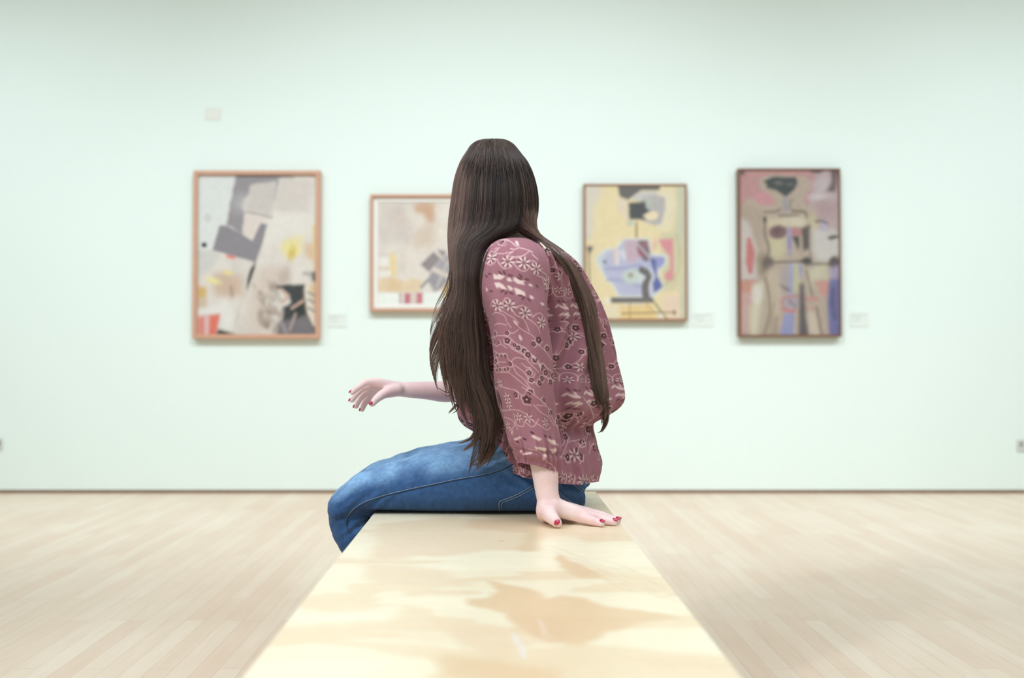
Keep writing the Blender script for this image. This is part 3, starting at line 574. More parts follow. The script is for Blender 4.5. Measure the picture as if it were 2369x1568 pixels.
# near hand, flat on the bench, fingers pointing behind her
H = lambda px, py, h: B(px, py, h)
heel = H(1259, 1190, .018); th1 = H(1271, 1190, .0240); th2 = H(1281, 1201, .0176); th3 = H(1289, 1209, .0112)
K = [H(1346, 1196, .016), H(1350, 1190, .021), H(1344, 1184, .021), H(1334, 1179, .018)]
TIPS = [[H(1367, 1203, .0125), H(1381, 1207, .0095), H(1392, 1210.5, .0078)],
        [H(1384, 1197, .0145), H(1405, 1204, .0100), H(1422, 1207.5, .0078)],
        [H(1386, 1191, .0140), H(1411, 1199, .0100), H(1430, 1203.5, .0078)],
        [H(1366, 1184, .0125), H(1386, 1191, .0090), H(1402, 1195, .0072)]]
FR = [.0098, .0100, .0095, .0085]
for k in range(4):
    base = WRN * (1 - .25) + K[k] * .25; base[2] = min(base[2], BENCH + .045)
    cx = WRN + (K[k] - WRN) * .1 + np.array([0, (k - 1.2) * .006, -.006])
    mid = WRN * .5 + K[k] * .5 + np.array([-.004, 0, -.004 + .002 * (k == 1)])
    parts.append(tube_vf([cx, mid, K[k]], [.0205, .0165, .0125], 16, 6))
    parts.append(tube_vf([K[k], *TIPS[k]], [.0120, FR[k] + .0006, FR[k] - .0008, FR[k] - .0022], 16, 6))
lowk = [k + np.array([-.012, 0, -.006]) for k in K]
parts.append(tube_vf([heel, H(1290, 1190, .014), H(1325, 1196, .012)], [.0165, .014, .011], 14, 5)); parts.append(tube_vf([H(1266, 1178, .016), H(1300, 1180, .014), H(1330, 1184, .012)], [.016, .013, .011], 14, 5))
parts.append(tube_vf([WRN, H(1262, 1180, .030), heel], [.0245, .021, .0165], 18, 5))
parts.append(tube_vf([H(1262, 1178, .026), th1, th2, th3], [.020, .0165, .0132, .0104], 18, 6))
# far (right) arm reaching forward over the knees
ELF = P(1092, 880, 2.545); WRF = P(936, 901, 2.47)
parts.append(tube_vf([SHF, (SHF + ELF) / 2, ELF], [.046, .041, .034], 22, 6)); parts.append(tube_vf([ELF, P(1040, 904, 2.52), P(985, 903, 2.49), WRF, P(918, 899, 2.465)], [.034, .0285, .0225, .0190, .0180], 22, 6))
KF = [P(872, 884, 2.435), P(868, 893, 2.455), P(868, 903, 2.475), P(872, 912, 2.492)]
FT = [[P(848, 884, 2.425), P(829, 896, 2.42), P(815, 908, 2.42)], [P(842, 896, 2.45), P(824, 912, 2.447), P(814, 926, 2.447)],
      [P(844, 910, 2.472), P(830, 926, 2.47), P(824, 940, 2.47)], [P(852, 922, 2.492), P(842, 936, 2.49), P(838, 947, 2.49)]]
for k in range(4):
    parts.append(tube_vf([WRF * .85 + KF[k] * .15 + np.array([0, (k - 1.5) * .003, 0]), (WRF + KF[k]) / 2, KF[k]], [.0150, .0142, .0115], 16, 6))
    parts.append(tube_vf([KF[k], *FT[k]], [.0112, .0092, .0080, .0066], 14, 6))
parts.append(tube_vf([P(918, 902, 2.448), P(893, 908, 2.425), P(873, 921, 2.41), P(861, 934, 2.405)], [.0160, .0130, .0100, .0078], 16, 6))
# legs (inside the jeans) and feet
LEG = {}
for nm, yy, top in (('near', 2.315, 0), ('far', 2.495, 0)):
    hip = np.array([.115, yy * .8 + 2.41 * .2, .545]); kn = np.array([-.322, yy, .494]); 
    pts = [hip, (-.02, yy, .545), (-.20, yy, .526), kn]; LEG[nm] = (hip, kn)
    parts.append(tube_vf(pts, [.074, .070, .050, .032], 22, 6))
    parts.append(tube_vf([kn, (-.326, yy, .43), (-.293, yy, .37), (-.262, yy, .31), (-.212, yy, .20), (-.170, yy, .085)], [.032, .036, .038, .037, .034, .026], 22, 6))
    parts.append(tube_vf([(-.155, yy, .065), (-.20, yy, .055), (-.30, yy, .035), (-.36, yy, .030)], [.030, .030, .022, .016], 16, 6))
me = remeshed('person', parts, .0026, 5, .5)
def skin_mat():
    m, nt, b = new_mat('skin'); tc = nd(nt, 'ShaderNodeTexCoord'); n = nd(nt, 'ShaderNodeTexNoise', Scale=22.0, Detail=4.0); nt.links.new(tc.outputs['Object'], n.inputs['Vector'])
    r = nd(nt, 'ShaderNodeMapRange'); r.inputs[1].default_value = .35; r.inputs[2].default_value = .65; nt.links.new(n.outputs['Fac'], r.inputs[0])
    nt.links.new(mixc(nt, r.outputs[0], lin((247, 213, 213)), lin((252, 227, 226))), b.inputs['Base Color']); b.inputs['Roughness'].default_value = .5
    b.inputs['Subsurface Weight'].default_value = .12; b.inputs['Subsurface Radius'].default_value = (.012, .005, .003); b.inputs['Subsurface Scale'].default_value = .6; b.inputs['Specular IOR Level'].default_value = .35
    n2 = nd(nt, 'ShaderNodeTexNoise', Scale=420.0, Detail=2.0); nt.links.new(tc.outputs['Object'], n2.inputs['Vector']); bp = nd(nt, 'ShaderNodeBump', Strength=.12, Distance=.0006); nt.links.new(n2.outputs['Fac'], bp.inputs['Height']); nt.links.new(bp.outputs[0], b.inputs['Normal'])
    return m
person = tag(link('person', me, skin_mat()), 'woman with very long dark hair, mauve floral blouse and blue jeans, seated on the bench', 'person')
# nails
M_nail = plain('crimson_nail_varnish', (190, 24, 74), .15, .25, 500, .6, coat=.6)
def nail(tip, prev, rad, upv, nm='fingernail', l=.0068, w=.0058, th=.0022):
    tip = np.array(tip); d = tip - np.array(prev); d /= np.linalg.norm(d); up = np.array(upv, float); up -= d * (up @ d); up /= np.linalg.norm(up); sd = np.cross(d, up)
    V, Fq = ell_vf((0, 0, 0), (1, 1, 1), 20, 12); V = V[:, :1] * l * d + V[:, 1:2] * w * sd + V[:, 2:3] * th * up
    V = V - up * ((V @ sd) ** 2)[:, None] * 60 + tip + up * (rad - .0008) + d * .0015
    link(nm, poly_mesh(nm, V, Fq), M_nail, person)['label'] = 'crimson painted nail'
nail(th3 * .8 + th2 * .2, th2, .0108, (-.25, -.75, .35), l=.0082, w=.0078, th=.0022)
for k in range(4): nail(TIPS[k][2], TIPS[k][1], FR[k] - .0022, (.25, -.35, 1), l=.0070)
nail(P(861, 934, 2.405), P(873, 921, 2.41), .0078, (-.5, -.8, .3), l=.006, w=.0055)
for k in range(4): nail(FT[k][2], FT[k][1], .0066, (-.8, -.1, .5), l=.0055, w=.0048)
# facial features: eyes and lips
M_eye = plain('eye_white', (236, 234, 230), .2, .01); M_iris = plain('brown_iris', (70, 46, 34), .2, .1); M_lip = plain('lips', (190, 110, 108), .4, .08)
for sx in (-1, 1):
    c0 = HC + np.array([sx * .032, .0755, .003]); V, Fq = ell_vf(c0, (.0115, .0115, .0095), 20, 14); link('eye', poly_mesh('eye', rotz(V, -HR, HC), Fq), M_eye, person)
    V, Fq = ell_vf(c0 + [0, .0085, 0], (.0052, .0038, .0052), 16, 10); link('iris', poly_mesh('iris', rotz(V, -HR, HC), Fq), M_iris, person)
lp = [ell_vf(HC + np.array([0, .0815, -.0575]), (.019, .0070, .0036), 24, 12), ell_vf(HC + np.array([0, .0810, -.0645]), (.016, .0070, .0046), 24, 12)]
V, Fq = join_vf(lp); link('lips', poly_mesh('lips', rotz(V, -HR, HC), Fq), M_lip, person)
for sx in (-1, 1):
    q = np.array([HC + np.array([sx * a_, .0835 - abs(a_ - .03) * .25, .0235 + b_]) for a_, b_ in ((.014, -.001), (.024, .003), (.034, .0045), (.046, .000))]); q = rotz(q, -HR, HC)
    V, Fq = tube_vf(q, [.0018, .0026, .0024, .0012], 8, 4); link('eyebrow', poly_mesh('eyebrow', V, Fq), M_iris, person)
# ---------------- jeans
def legloft(Yc, scale, dzt=0):
    """horizontal thigh loft: stations along x (world), top z, bottom z, half depth"""
    S = np.array([[.205, .575, .470, .066], [.150, .595, .4615, .088], [.06, .612, .4605, .095], [-.02, .625, .4605, .100], [-.08, .608, .4605, .090], [-.15, .596, .4605, .081], [-.215, .580, .4618, .073], [-.262, .564, .463, .068], [-.290, .554, .463, .066], [-.315, .544, .452, .064], [-.345, .522, .440, .060], [-.368, .502, .440, .048], [-.381, .480, .452, .024]])
    D = catmull(S, 8); m = 40; th = np.arange(m) / m * 2 * math.pi; V = []
    for x, zt, zb, hd in D:
        c = np.cos(th); s = np.sin(th); ex = np.where(s < 0, 3.0, 2.1); cc = np.sign(c) * np.abs(c) ** (2 / 2.2); ss = np.sign(s) * np.abs(s) ** (2 / ex)
        V.append(np.stack([np.full(m, x), Yc + hd * scale * cc, (zt + zb) / 2 + (zt - zb) / 2 * ss], -1))
    V = np.array(V); n = len(V); Fq = grid_faces(n, m, True); V = V.reshape(-1, 3); V = np.vstack([V, V[:m].mean(0), V[-m:].mean(0)]); j = np.arange(m); j2 = (j + 1) % m
    Fq = np.vstack([Fq, np.stack([j2, j, np.full(m, n * m), np.full(m, n * m)], -1), np.stack([(n - 1) * m + j, (n - 1) * m + j2, np.full(m, n * m + 1), np.full(m, n * m + 1)], -1)])
    return V, Fq
jp = [legloft(2.306, .97), legloft(2.494, .97)]
for yy in (2.312, 2.492):
    jp.append(tube_vf([(-.318, yy, .480), (-.332, yy, .456), (-.329, yy, .425), (-.300, yy, .37), (-.266, yy, .31), (-.212, yy, .20), (-.178, yy, .105)], [.050, .050, .049, .049, .049, .046, .043], 24, 6, cap=True))
V, Fq = ell_vf((.120, 2.405, .562), (.120, .160, .101), 48, 32, lambda V, U: np.stack([V[..., 0], V[..., 1], np.where(V[..., 2] < 0, np.sign(V[..., 2]) * np.abs(V[..., 2] / .101) ** .8 * .101, V[..., 2] * 1.25)], -1)); jp.append((V, Fq))
jm = remeshed('jeans', jp, .0032, 5, .5)
C = coords(jm)
# denim: wrinkles + fade on top, shade tone painted underneath
vn = Vnoise(41); nr = np.empty(len(jm.vertices) * 3, np.float32); jm.vertex_normals.foreach_get('vector', nr); nr = nr.reshape(-1, 3).astype(float)
x, y, z = C[:, 0], C[:, 1], C[:, 2]; side = np.where(y < 2.40, 0, 7.3)
w1 = .0042 * sm(-.02, .12, x) * sm(.48, .56, z) * np.sin((x * .75 + (z - .5) * 1.0) * 190 + 2.5 * vn(x * 14 + side, z * 14))        # hip creases
kb = np.exp(-((x + .265) / .055) ** 2 - ((z - .435) / .055) ** 2); w2 = .0068 * kb * np.sin(((z - .44) * .9 - (x + .3) * .75) * 270 + 2 * vn(x * 20, y * 20))   # behind the knee
w3 = .0022 * vn.fbm(x * 22 + side, z * 50 + y * 20, 3)
w4 = .0022 * sm(-.05, -.25, x) * np.sin((x * 1.0 - z * .3) * 120 + 3 * vn(x * 9, y * 12 + z * 10)) * sm(.50, .56, z) * .6
low = sm(.468, .480, z) + (z < .45) * 1.0
C2 = C + nr * ((w1 + w2 + w3 + w4) * np.clip(low, 0, 1))[:, None]; jm.vertices.foreach_set('co', C2.astype(np.float32).ravel())
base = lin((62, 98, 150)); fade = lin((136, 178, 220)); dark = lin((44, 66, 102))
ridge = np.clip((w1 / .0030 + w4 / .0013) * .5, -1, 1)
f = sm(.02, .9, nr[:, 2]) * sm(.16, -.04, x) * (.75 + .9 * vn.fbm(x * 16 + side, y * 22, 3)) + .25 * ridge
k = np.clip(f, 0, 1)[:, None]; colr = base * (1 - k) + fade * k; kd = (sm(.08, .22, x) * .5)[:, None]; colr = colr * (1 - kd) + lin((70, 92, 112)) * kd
kd = (sm(.5, -.9, nr[:, 2]) * .45 * sm(.12, .0, x))[:, None]; colr = colr * (1 - kd) + dark * kd  # shade put into the colour of down-facing denim
colr = colr * (1 + .22 * vn.fbm(x * 160, z * 160 + y * 130, 2))[:, None]
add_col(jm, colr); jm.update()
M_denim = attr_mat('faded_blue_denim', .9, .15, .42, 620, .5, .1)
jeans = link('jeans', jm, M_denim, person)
jb = BVHTree.FromPolygons(coords(jm).tolist(), [tuple(p.vertices) for p in jm.polygons])
M_thread = plain('pale_stitching', (142, 156, 176), .8, .1); M_seam = plain('dark_seam', (40, 62, 92), .9, .1)
def on_surface(bv, px, py, lift=.0008):
    d = Vector(P(px, py, 3.0)) - CAM; d.normalize(); h = bv.ray_cast(CAM, d)
    if h[0] is None: return None
    n = h[1] if h[1].dot(d) < 0 else -h[1]; return np.array(h[0] + n * lift)
def seam(pxs, r, mat, name, parent, bv=jb, lift=.0006, sub=8):
    pts = [on_surface(bv, a, b2, lift) for a, b2 in catmull(np.array(pxs, float), sub)]; pts = [p for p in pts if p is not None]
    if len(pts) < 3: return
    V, Fq = tube_vf(pts, [r] * len(pts), 6, 1, cap=False); return link(name, poly_mesh(name, V, Fq), mat, parent)
def z3(l): return [(740 + a / 3.201, 980 + b2 / 3.201) for a, b2 in l]
out_ = z3([(1440, 290), (1330, 342), (1200, 378), (1000, 412), (850, 444), (600, 498), (400, 552), (290, 602), (230, 650), (205, 690), (200, 720), (205, 760), (225, 800)])
seam(out_, .0007, M_thread, 'side_seam', jeans); seam([(a, b2 + 2) for a, b2 in out_], .0014, M_seam, 'side_seam', jeans)
pk = z3([(1330, 672), (1328, 620), (1330, 577), (1390, 552), (1450, 528), (1520, 492), (1585, 452), (1640, 420)])
seam(pk, .0008, M_thread, 'back_pocket_stitching', jeans); seam([(a + 6, b2 + 3) for a, b2 in pk[1:]] , .0007, M_thread, 'back_pocket_stitching', jeans)
seam(z3([(1765, 498), (1800, 535), (1850, 572), (1905, 605)]), .0009, M_thread, 'back_pocket_stitching', jeans); seam(z3([(1765, 520), (1800, 552), (1850, 590), (1890, 615)]), .0008, M_thread, 'back_pocket_stitching', jeans)
seam(z3([(1845, 392), (1880, 425), (1920, 460), (1962, 495)]), .0009, M_thread, 'yoke_stitching', jeans); seam(z3([(1825, 398), (1868, 436), (1910, 475), (1952, 508)]), .0008, M_thread, 'yoke_stitching', jeans)
# shoes
M_shoe = plain('black_shoe_leather', (52, 50, 52), .4, .1); M_sole = plain('pale_rubber_sole', (200, 196, 188), .7, .05)
for yy in (2.315, 2.495):
    sp = [tube_vf([(-.150, yy, .052), (-.20, yy, .055), (-.27, yy, .046), (-.335, yy, .038), (-.365, yy, .036)], [.040, .041, .038, .033, .026], 22, 6), tube_vf([(-.165, yy, .06), (-.175, yy, .095)], [.042, .040], 20, 4)]
    s_ = link('shoe', remeshed('shoe', sp, .004, 5), M_shoe, person)
    V, Fq = ell_vf((0, 0, 0), (1, 1, 1), 40, 14); V = np.stack([-.255 + V[:, 0] * .145, yy + V[:, 1] * (.043 - .006 * V[:, 0]), .011 + np.clip(V[:, 2] * 3, -1, 1) * .0105], -1)
    link('sole', poly_mesh('sole', V, Fq), M_sole, s_)
#@@BLOUSE
# ---------------- blouse
BASE = (162, 112, 124); LT = (210, 172, 175); LT2 = (222, 192, 190); DK = (88, 54, 62); MD = (138, 92, 104)
def petals(c, x, y, r, a0=0, n=6, col=LT2, dark=True):
    for k in range(n):
        a = a0 + k * 2 * math.pi / n; 
        if dark: c.ell((x + math.cos(a + .5) * r * .55, y + math.sin(a + .5) * r * .55), r * .38, r * .09, a + .5, DK, .7, .8)
        c.ell((x + math.cos(a) * r * .62, y + math.sin(a) * r * .62), r * .36, r * .15, a, col, .7, .95)
def scallop(c, x, y, r, up=1, rot=0.0):
    pts = []
    for k in range(9):
        a = math.radians(-110 + k * 27.5) ; px_, py_ = math.sin(a) * r, -math.cos(a) * r * 1.05 * up
        pts.append((x + px_ * math.cos(rot) - py_ * math.sin(rot), y + px_ * math.sin(rot) + py_ * math.cos(rot)))
    c.stroke(pts, 1.7, LT, .7); petals(c, x, y + up * r * .1, r * .62, RNG.uniform(0, 1))
def dflower(c, x, y, r, rot=0.0):
    pts = [(x + math.cos(rot + a) * r * (1.35 + .12 * math.cos(5 * a)), y + math.sin(rot + a) * r * (1.35 + .12 * math.cos(5 * a))) for a in np.linspace(-2.4, 1.0, 10)]
    c.stroke(pts, 2.2, LT, .8)
    for k in range(5):
        a = rot + k * 1.2566; c.ell((x + math.cos(a) * r * .55, y + math.sin(a) * r * .55), r * .48, r * .40, a, DK, .8, .95)
    c.ell((x, y), r * .22, r * .2, 0, LT2, .6)
def leaves(c, x, y, s, rot=0.0, flip=1):
    ca, sa = math.cos(rot), math.sin(rot); q = lambda u, v: (x + u * ca - v * sa, y + u * sa + v * ca)
    for u, v, a, l in ((0, 0, .5, 1.0), (-.55, -.12 * flip, -.9 * flip, .75), (.5, .05, .25, .9), (.15, -.3 * flip, .9, .6)):
        c.ell(q(u * s, v * s), s * .42 * l, s * .17 * l, rot + a * flip, LT2, .8)
    for u, a in ((-.4, .9), (.1, .6), (.55, -.2)): c.ell(q(u * s, -.72 * s * flip), s * .24, s * .10, rot + a * flip, DK, .7, .75)
def vine(c, pts, w=1.8, hooks=True):
    c.stroke(pts, w, LT, .7)
    if hooks:
        q = catmull(np.array(pts, float), 4)
        for i in range(2, len(q) - 1, 4):
            d = q[i + 1] - q[i]; d /= np.linalg.norm(d) + 1e-9; n_ = np.array([-d[1], d[0]]) * random.choice([-1, 1]); p0 = q[i]
            c.stroke([p0, p0 + d * 5 + n_ * 5, p0 + d * 12 + n_ * 6], 1.5, LT, .6, taper=True)
def floral(W, H, seed, wrap=True, sc=1.0):
    global RNG; RNG = np.random.default_rng(seed); random.seed(seed)
    c = Cv(W, H, (1, 0, 1, 0), BASE); y = -10; band = seed % 3; 
    sl = .16
    while y < H + 60:
        if band % 4 == 0:
            x = RNG.uniform(0, 20)
            while x < W + 30: scallop(c, x, y + 14 * math.sin(x / 90) + 12, 15 * sc, 1 if (band // 4) % 2 == 0 else -1, RNG.uniform(-.2, .2)); x += 28 * sc
            y += 40 * sc
        elif band % 4 == 1:
            x = RNG.uniform(0, 20)
            while x < W + 30:
                leaves(c, x, y + 12 * math.sin(x / 80 + 1) + 8, 20 * sc, .15, 1); leaves(c, x + 6, y + 12 * math.sin(x / 80 + 1) + 26 * sc, 20 * sc, .2, -1); x += 44 * sc
            y += 46 * sc
        else:
            x = RNG.uniform(-40, 0)
            while x < W + 30:
                L = RNG.uniform(60, 100) * sc; a = RNG.uniform(.4, .9) * (1 if band % 4 == 2 else -1)
                pts = [(x + L * t, y + 30 + a * L * (t - .5) + 9 * math.sin(t * 5 + x)) for t in np.linspace(0, 1, 5)]; vine(c, pts)
                for t in (.2, .55, .9): dflower(c, x + L * t + 5, y + 30 + a * L * (t - .5) - 8 + RNG.uniform(-8, 20), RNG.uniform(5.5, 8) * sc, RNG.uniform(0, 6))
                if RNG.random() < .6: petals(c, x + L * .5, y + 30 + RNG.uniform(14, 26), 12 * sc, RNG.uniform(0, 3))
                x += RNG.uniform(44, 60) * sc
            y += 66 * sc
        band += 1
    c.grain(.10, 60, 60, seed); return c
# sleeve stations
SLN = [[1166, 551, 1218, 552, 2.300, .020, 0], [1141, 561, 1243, 566, 2.285, .062, 0], [1121, 584, 1262, 592, 2.262, .086, 0], [1110, 615, 1272, 628, 2.245, .094, 0], [1106, 655, 1270, 668, 2.232, .093, 0],
       [1116, 700, 1266, 702, 2.210, .086, 0], [1131, 750, 1268, 750, 2.195, .080, 0], [1142, 834, 1277, 834, 2.180, .076, 0], [1151, 905, 1283, 910, 2.170, .074, 0], [1162, 961, 1294, 968, 2.165, .071, 0],
       [1172, 1011, 1301, 1017, 2.152, .066, .002], [1181, 1038, 1303, 1052, 2.145, .062, .005], [1188, 1052, 1302, 1074, 2.142, .057, .008], [1192, 1062, 1300, 1088, 2.140, .050, .010], [1193, 1073, 1295, 1099, 2.138, .049, .012]]
vs = Vnoise(77)
def sl_disp(u, v, R):
    fold = .0035 * np.sin(u * 3 + v * 7 + 2.5 * vs(u * 1.1 + 3, v * 6)) * sm(.12, .4, v)
    fold += .0045 * vs(u * 2.2 + 9, v * 3.2) * sm(.1, .3, v)
    gath = .0030 * np.sin(u * 22 + 3 * vs(u * 3, v * 4)) * sm(.80, .93, v) * (1 - .4 * sm(.95, 1, v))
    cuff = -.004 * np.exp(-((v - .925) / .012) ** 2)
    # deep crease at the left front of the shoulder
    cr = -.007 * np.exp(-((u - (-math.pi / 2 - 1.12)) / .10) ** 2) * sm(.16, .24, v) * sm(.40, .30, v)
    pleat = .0022 * np.sin(u * 30) * sm(-.9, -.3, u) * sm(.22, .06, v) * sm(.0, .05, v)
    return fold + gath + cuff + cr + pleat
NS, MS = 520, 440
Vs, Rs, ths = loft(SLN, NS, MS, 2.15, sl_disp)
R0 = 72.0
def sl_canvas():
    global RNG; RNG = np.random.default_rng(5); random.seed(5)
    c = Cv(int(2 * math.pi * R0), NS, (1, 0, 1, 0), BASE)
    bg = floral(c.w, c.h, 3, sc=1.0); c.a = bg.a.copy()
    cyv = Rs[:, 8]; rows = np.arange(NS)
    def M(x, y):
        r = np.interp(y, cyv, rows); Lx = np.interp(r, rows, Rs[:, 0]); Rx = np.interp(r, rows, Rs[:, 2]); t = np.clip((x - (Lx + Rx) / 2) / ((Rx - Lx) / 2), -.98, .98)
        return (R0 * (math.asin(t) + math.pi), r)          # th=-pi/2 (front) sits at canvas x = R0*pi
    MM = lambda l: [M(*p) for p in l]
    # clear the camera-side half and lay the photo's bands of motifs
    fr = np.exp(-((np.arange(c.w) - R0 * math.pi) / (R0 * 1.45)) ** 10)[None, :, None]; bb = np.zeros_like(c.a); bb[:] = lin(BASE); c.a = c.a * (1 - fr) + bb * fr
    za = lambda l: MM([(1090 + a / 8.71, 540 + b2 / 8.71) for a, b2 in l]); zb = lambda l: MM([(1100 + a / 7.838, 700 + b2 / 7.838) for a, b2 in l]); zc = lambda l: MM([(960 + a / 3.563, 680 + b2 / 3.563) for a, b2 in l])
    S = lambda l, w=2.0: c.stroke(l, w, LT, .7)
    S(za([(320, 340), (430, 290), (540, 240), (550, 290), (640, 335), (700, 310), (730, 275)])); S(za([(510, 180), (620, 190), (760, 220), (830, 270), (880, 330), (940, 320)]), 3); S(za([(670, 140), (700, 175), (760, 190)])); c.ell(za([(905, 265)])[0], 6, 4, 1.2, LT2); dflower(c, *za([(635, 255)])[0], 6)
    S(za([(580, 360), (500, 460), (430, 560), (400, 580)]), 2.6); S(za([(400, 470), (480, 410), (540, 380)])); S(za([(490, 490), (620, 505), (740, 485), (840, 450)]), 2.4); S(za([(850, 450), (780, 500), (750, 545), (860, 555), (980, 530), (1080, 470), (1120, 430), (1200, 430)])); S(za([(790, 390), (860, 410), (930, 370), (1040, 385), (1110, 400), (1200, 430)]), 2.6); S(za([(1190, 480), (1300, 560)]), 3.5)
    S(za([(770, 610), (810, 580), (930, 570), (1040, 510)])); S(za([(330, 350), (300, 480), (260, 600), (290, 700)]), 2.6); c.ell(za([(280, 395)])[0], 2.6, 3, 0, LT2)
    S(za([(310, 660), (350, 710), (410, 745), (480, 690), (545, 610)])); S(za([(545, 610), (590, 720), (670, 800), (760, 780), (850, 695)])); S(za([(850, 695), (920, 790), (1020, 825), (1090, 780), (1135, 720)])); S(za([(1135, 720), (1220, 820), (1310, 880), (1400, 880)])); S(za([(1060, 610), (1230, 600), (1200, 650), (1270, 720), (1400, 720)])); S(za([(1390, 780), (1500, 830), (1550, 900), (1400, 900), (1480, 1050), (1550, 1060)])); S(za([(1450, 1110), (1580, 1080), (1580, 1200)]))
    for q_, a0 in (((420, 590), .3), ((740, 660), .1), ((1020, 660), .5), ((1270, 740), .2), ((1500, 960), .8)): petals(c, *za([q_])[0], 14.5, a0, 7)
    for l in ([(470, 900), (540, 940), (600, 890), (620, 930), (700, 950), (620, 1010), (480, 1010)], [(720, 980), (780, 970), (830, 1040), (740, 1045)], [(840, 960), (880, 960), (960, 1010), (1040, 1000), (1010, 1050), (1040, 1090), (900, 1070), (840, 1020)], [(1120, 1050), (1170, 1050), (1205, 1110), (1110, 1090)], [(490, 1080), (580, 1070), (650, 1110), (730, 1200), (640, 1190), (570, 1150), (540, 1185)], [(725, 1120), (790, 1130), (840, 1190), (780, 1210)], [(850, 1150), (930, 1180), (1040, 1230), (1050, 1320), (960, 1280), (890, 1290)], [(1130, 1280), (1200, 1300), (1225, 1360), (1150, 1350)], [(1330, 1420), (1400, 1430), (1410, 1470), (1350, 1470)], [(325, 1160), (375, 1210), (320, 1235)]):
        c.poly(za(l), (232, 206, 202), 1)
    for q_, a in (((600, 890), .8), ((675, 880), 1.0), ((785, 925), .2), ((940, 970), .4), ((960, 920), .9), ((1080, 975), .1), ((1290, 1080), .7), ((640, 1225), -.5), ((705, 1255), -.9), ((800, 1260), .5), ((960, 1305), .2), ((1010, 1350), -.8), ((1120, 1380), .8), ((395, 915), 0), ((330, 960), .5), ((430, 1230), 0), ((1460, 1160), .7)): c.ell(za([q_])[0], 5.5, 2.4, a, (116, 78, 84), .8)
    # middle: hooped flowers and diagonal vines
    S(zb([(290, 120), (330, 40), (370, -5), (440, 10), (510, 90)])); S(zb([(500, 90), (520, 0), (570, -40), (640, 10), (740, 130)])); S(zb([(720, 130), (800, 90), (890, 120), (950, 200), (1000, 290)])); S(zb([(1000, 280), (1060, 225), (1130, 225), (1190, 300), (1230, 380)]))
    for q_ in ((420, 90), (620, 90), (870, 220), (1140, 380)): petals(c, *zb([q_])[0], 14, .4, 7)
    for l in ([(440, 120), (540, 220), (680, 300), (770, 390)], [(660, 150), (720, 250), (860, 350), (940, 540)], [(900, 300), (1020, 400), (1080, 480), (1110, 570)], [(310, 240), (420, 210), (520, 260), (560, 350)], [(350, 430), (460, 400), (560, 430)], [(570, 380), (640, 470)], [(280, 640), (480, 610), (620, 650), (720, 740), (860, 820), (960, 930), (1080, 1060), (1250, 1180), (1360, 1270)], [(700, 380), (820, 510), (960, 590), (1010, 640)], [(620, 560), (680, 570), (770, 510)], [(1060, 760), (1200, 870), (1310, 1040)], [(600, 760), (700, 860), (860, 960), (940, 1090), (1100, 1260)], [(650, 1080), (740, 1000), (870, 1030)], [(680, 1110), (740, 1260), (860, 1370), (960, 1540)], [(720, 1130), (860, 1250), (960, 1400), (1080, 1450)], [(460, 1260), (600, 1270), (760, 1380), (940, 1540)], [(380, 1200), (470, 1180), (600, 1160), (620, 1190)], [(330, 900), (380, 880), (440, 930), (560, 930), (600, 1010), (660, 1080)], [(370, 1020), (430, 1000), (440, 1070), (560, 1080)], [(340, 540), (430, 550)], [(330, 750), (430, 800)], [(480, 750), (590, 830)], [(830, 1100), (900, 1170), (960, 1180), (950, 1260)], [(930, 1340), (1000, 1340), (1030, 1270)], [(1000, 990), (1100, 1110), (1160, 1150)], [(1130, 1300), (1240, 1340), (1380, 1460)]):
        S(zb(l), 1.9)
    for x_, y_, r in ((1095, 690, 7.5), (1010, 760, 5.5), (1240, 840, 6), (380, 570, 5), (580, 570, 4.5), (590, 700, 6.5), (360, 700, 5), (450, 730, 4), (710, 780, 4.5), (770, 830, 5), (860, 880, 5), (920, 950, 6), (1030, 1040, 6), (1180, 1180, 7), (1230, 1260, 6), (1340, 1320, 7), (1160, 1360, 6), (1310, 1420, 6), (1110, 1440, 6), (350, 930, 4), (420, 950, 3.6), (490, 965, 3.6), (560, 970, 4), (400, 1070, 6.5), (430, 1140, 4), (640, 1110, 5), (410, 1225, 4), (460, 1215, 4), (540, 1215, 4), (590, 1200, 4), (940, 1260, 5), (970, 1390, 5)): dflower(c, *zb([(x_, y_)])[0], r, x_ * .1)
    for q_, a in (((800, 650), 1.3), ((720, 390), .9), ((1010, 990), .6), ((1120, 1140), .9)): c.ell(zb([q_])[0], 6.5, 2.8, a, LT2, .8)
    # lower: flowers, arches, leaves, cuff
    for x_, y_, r in ((825, 825, 6.5), (915, 860, 9), (935, 800, 6), (1170, 1035, 7), (1110, 960, 6), (1040, 860, 5)): dflower(c, *zc([(x_, y_)])[0], r, x_ * .1)
    for q_ in ((745, 855), (695, 740), (760, 910), (850, 1010), (930, 1010), (1060, 1040), (760, 1090)): petals(c, *zc([q_])[0], 11, .4, 6)
    for l in ([(690, 760), (760, 780), (830, 790), (880, 830)], [(720, 970), (820, 950), (900, 970), (960, 1030), (1070, 1100), (1120, 1080)], [(800, 980), (830, 1070), (890, 1080), (900, 1040), (960, 1080), (1000, 1010)], [(960, 900), (1020, 960), (1100, 1000), (1150, 1070)], [(880, 760), (1000, 850), (1080, 920), (1150, 1040), (1190, 1110)], [(770, 1130), (800, 1100), (820, 1040)], [(730, 1020), (790, 1040), (840, 1110)], [(980, 900), (1060, 905)]): S(zc(l), 1.9)
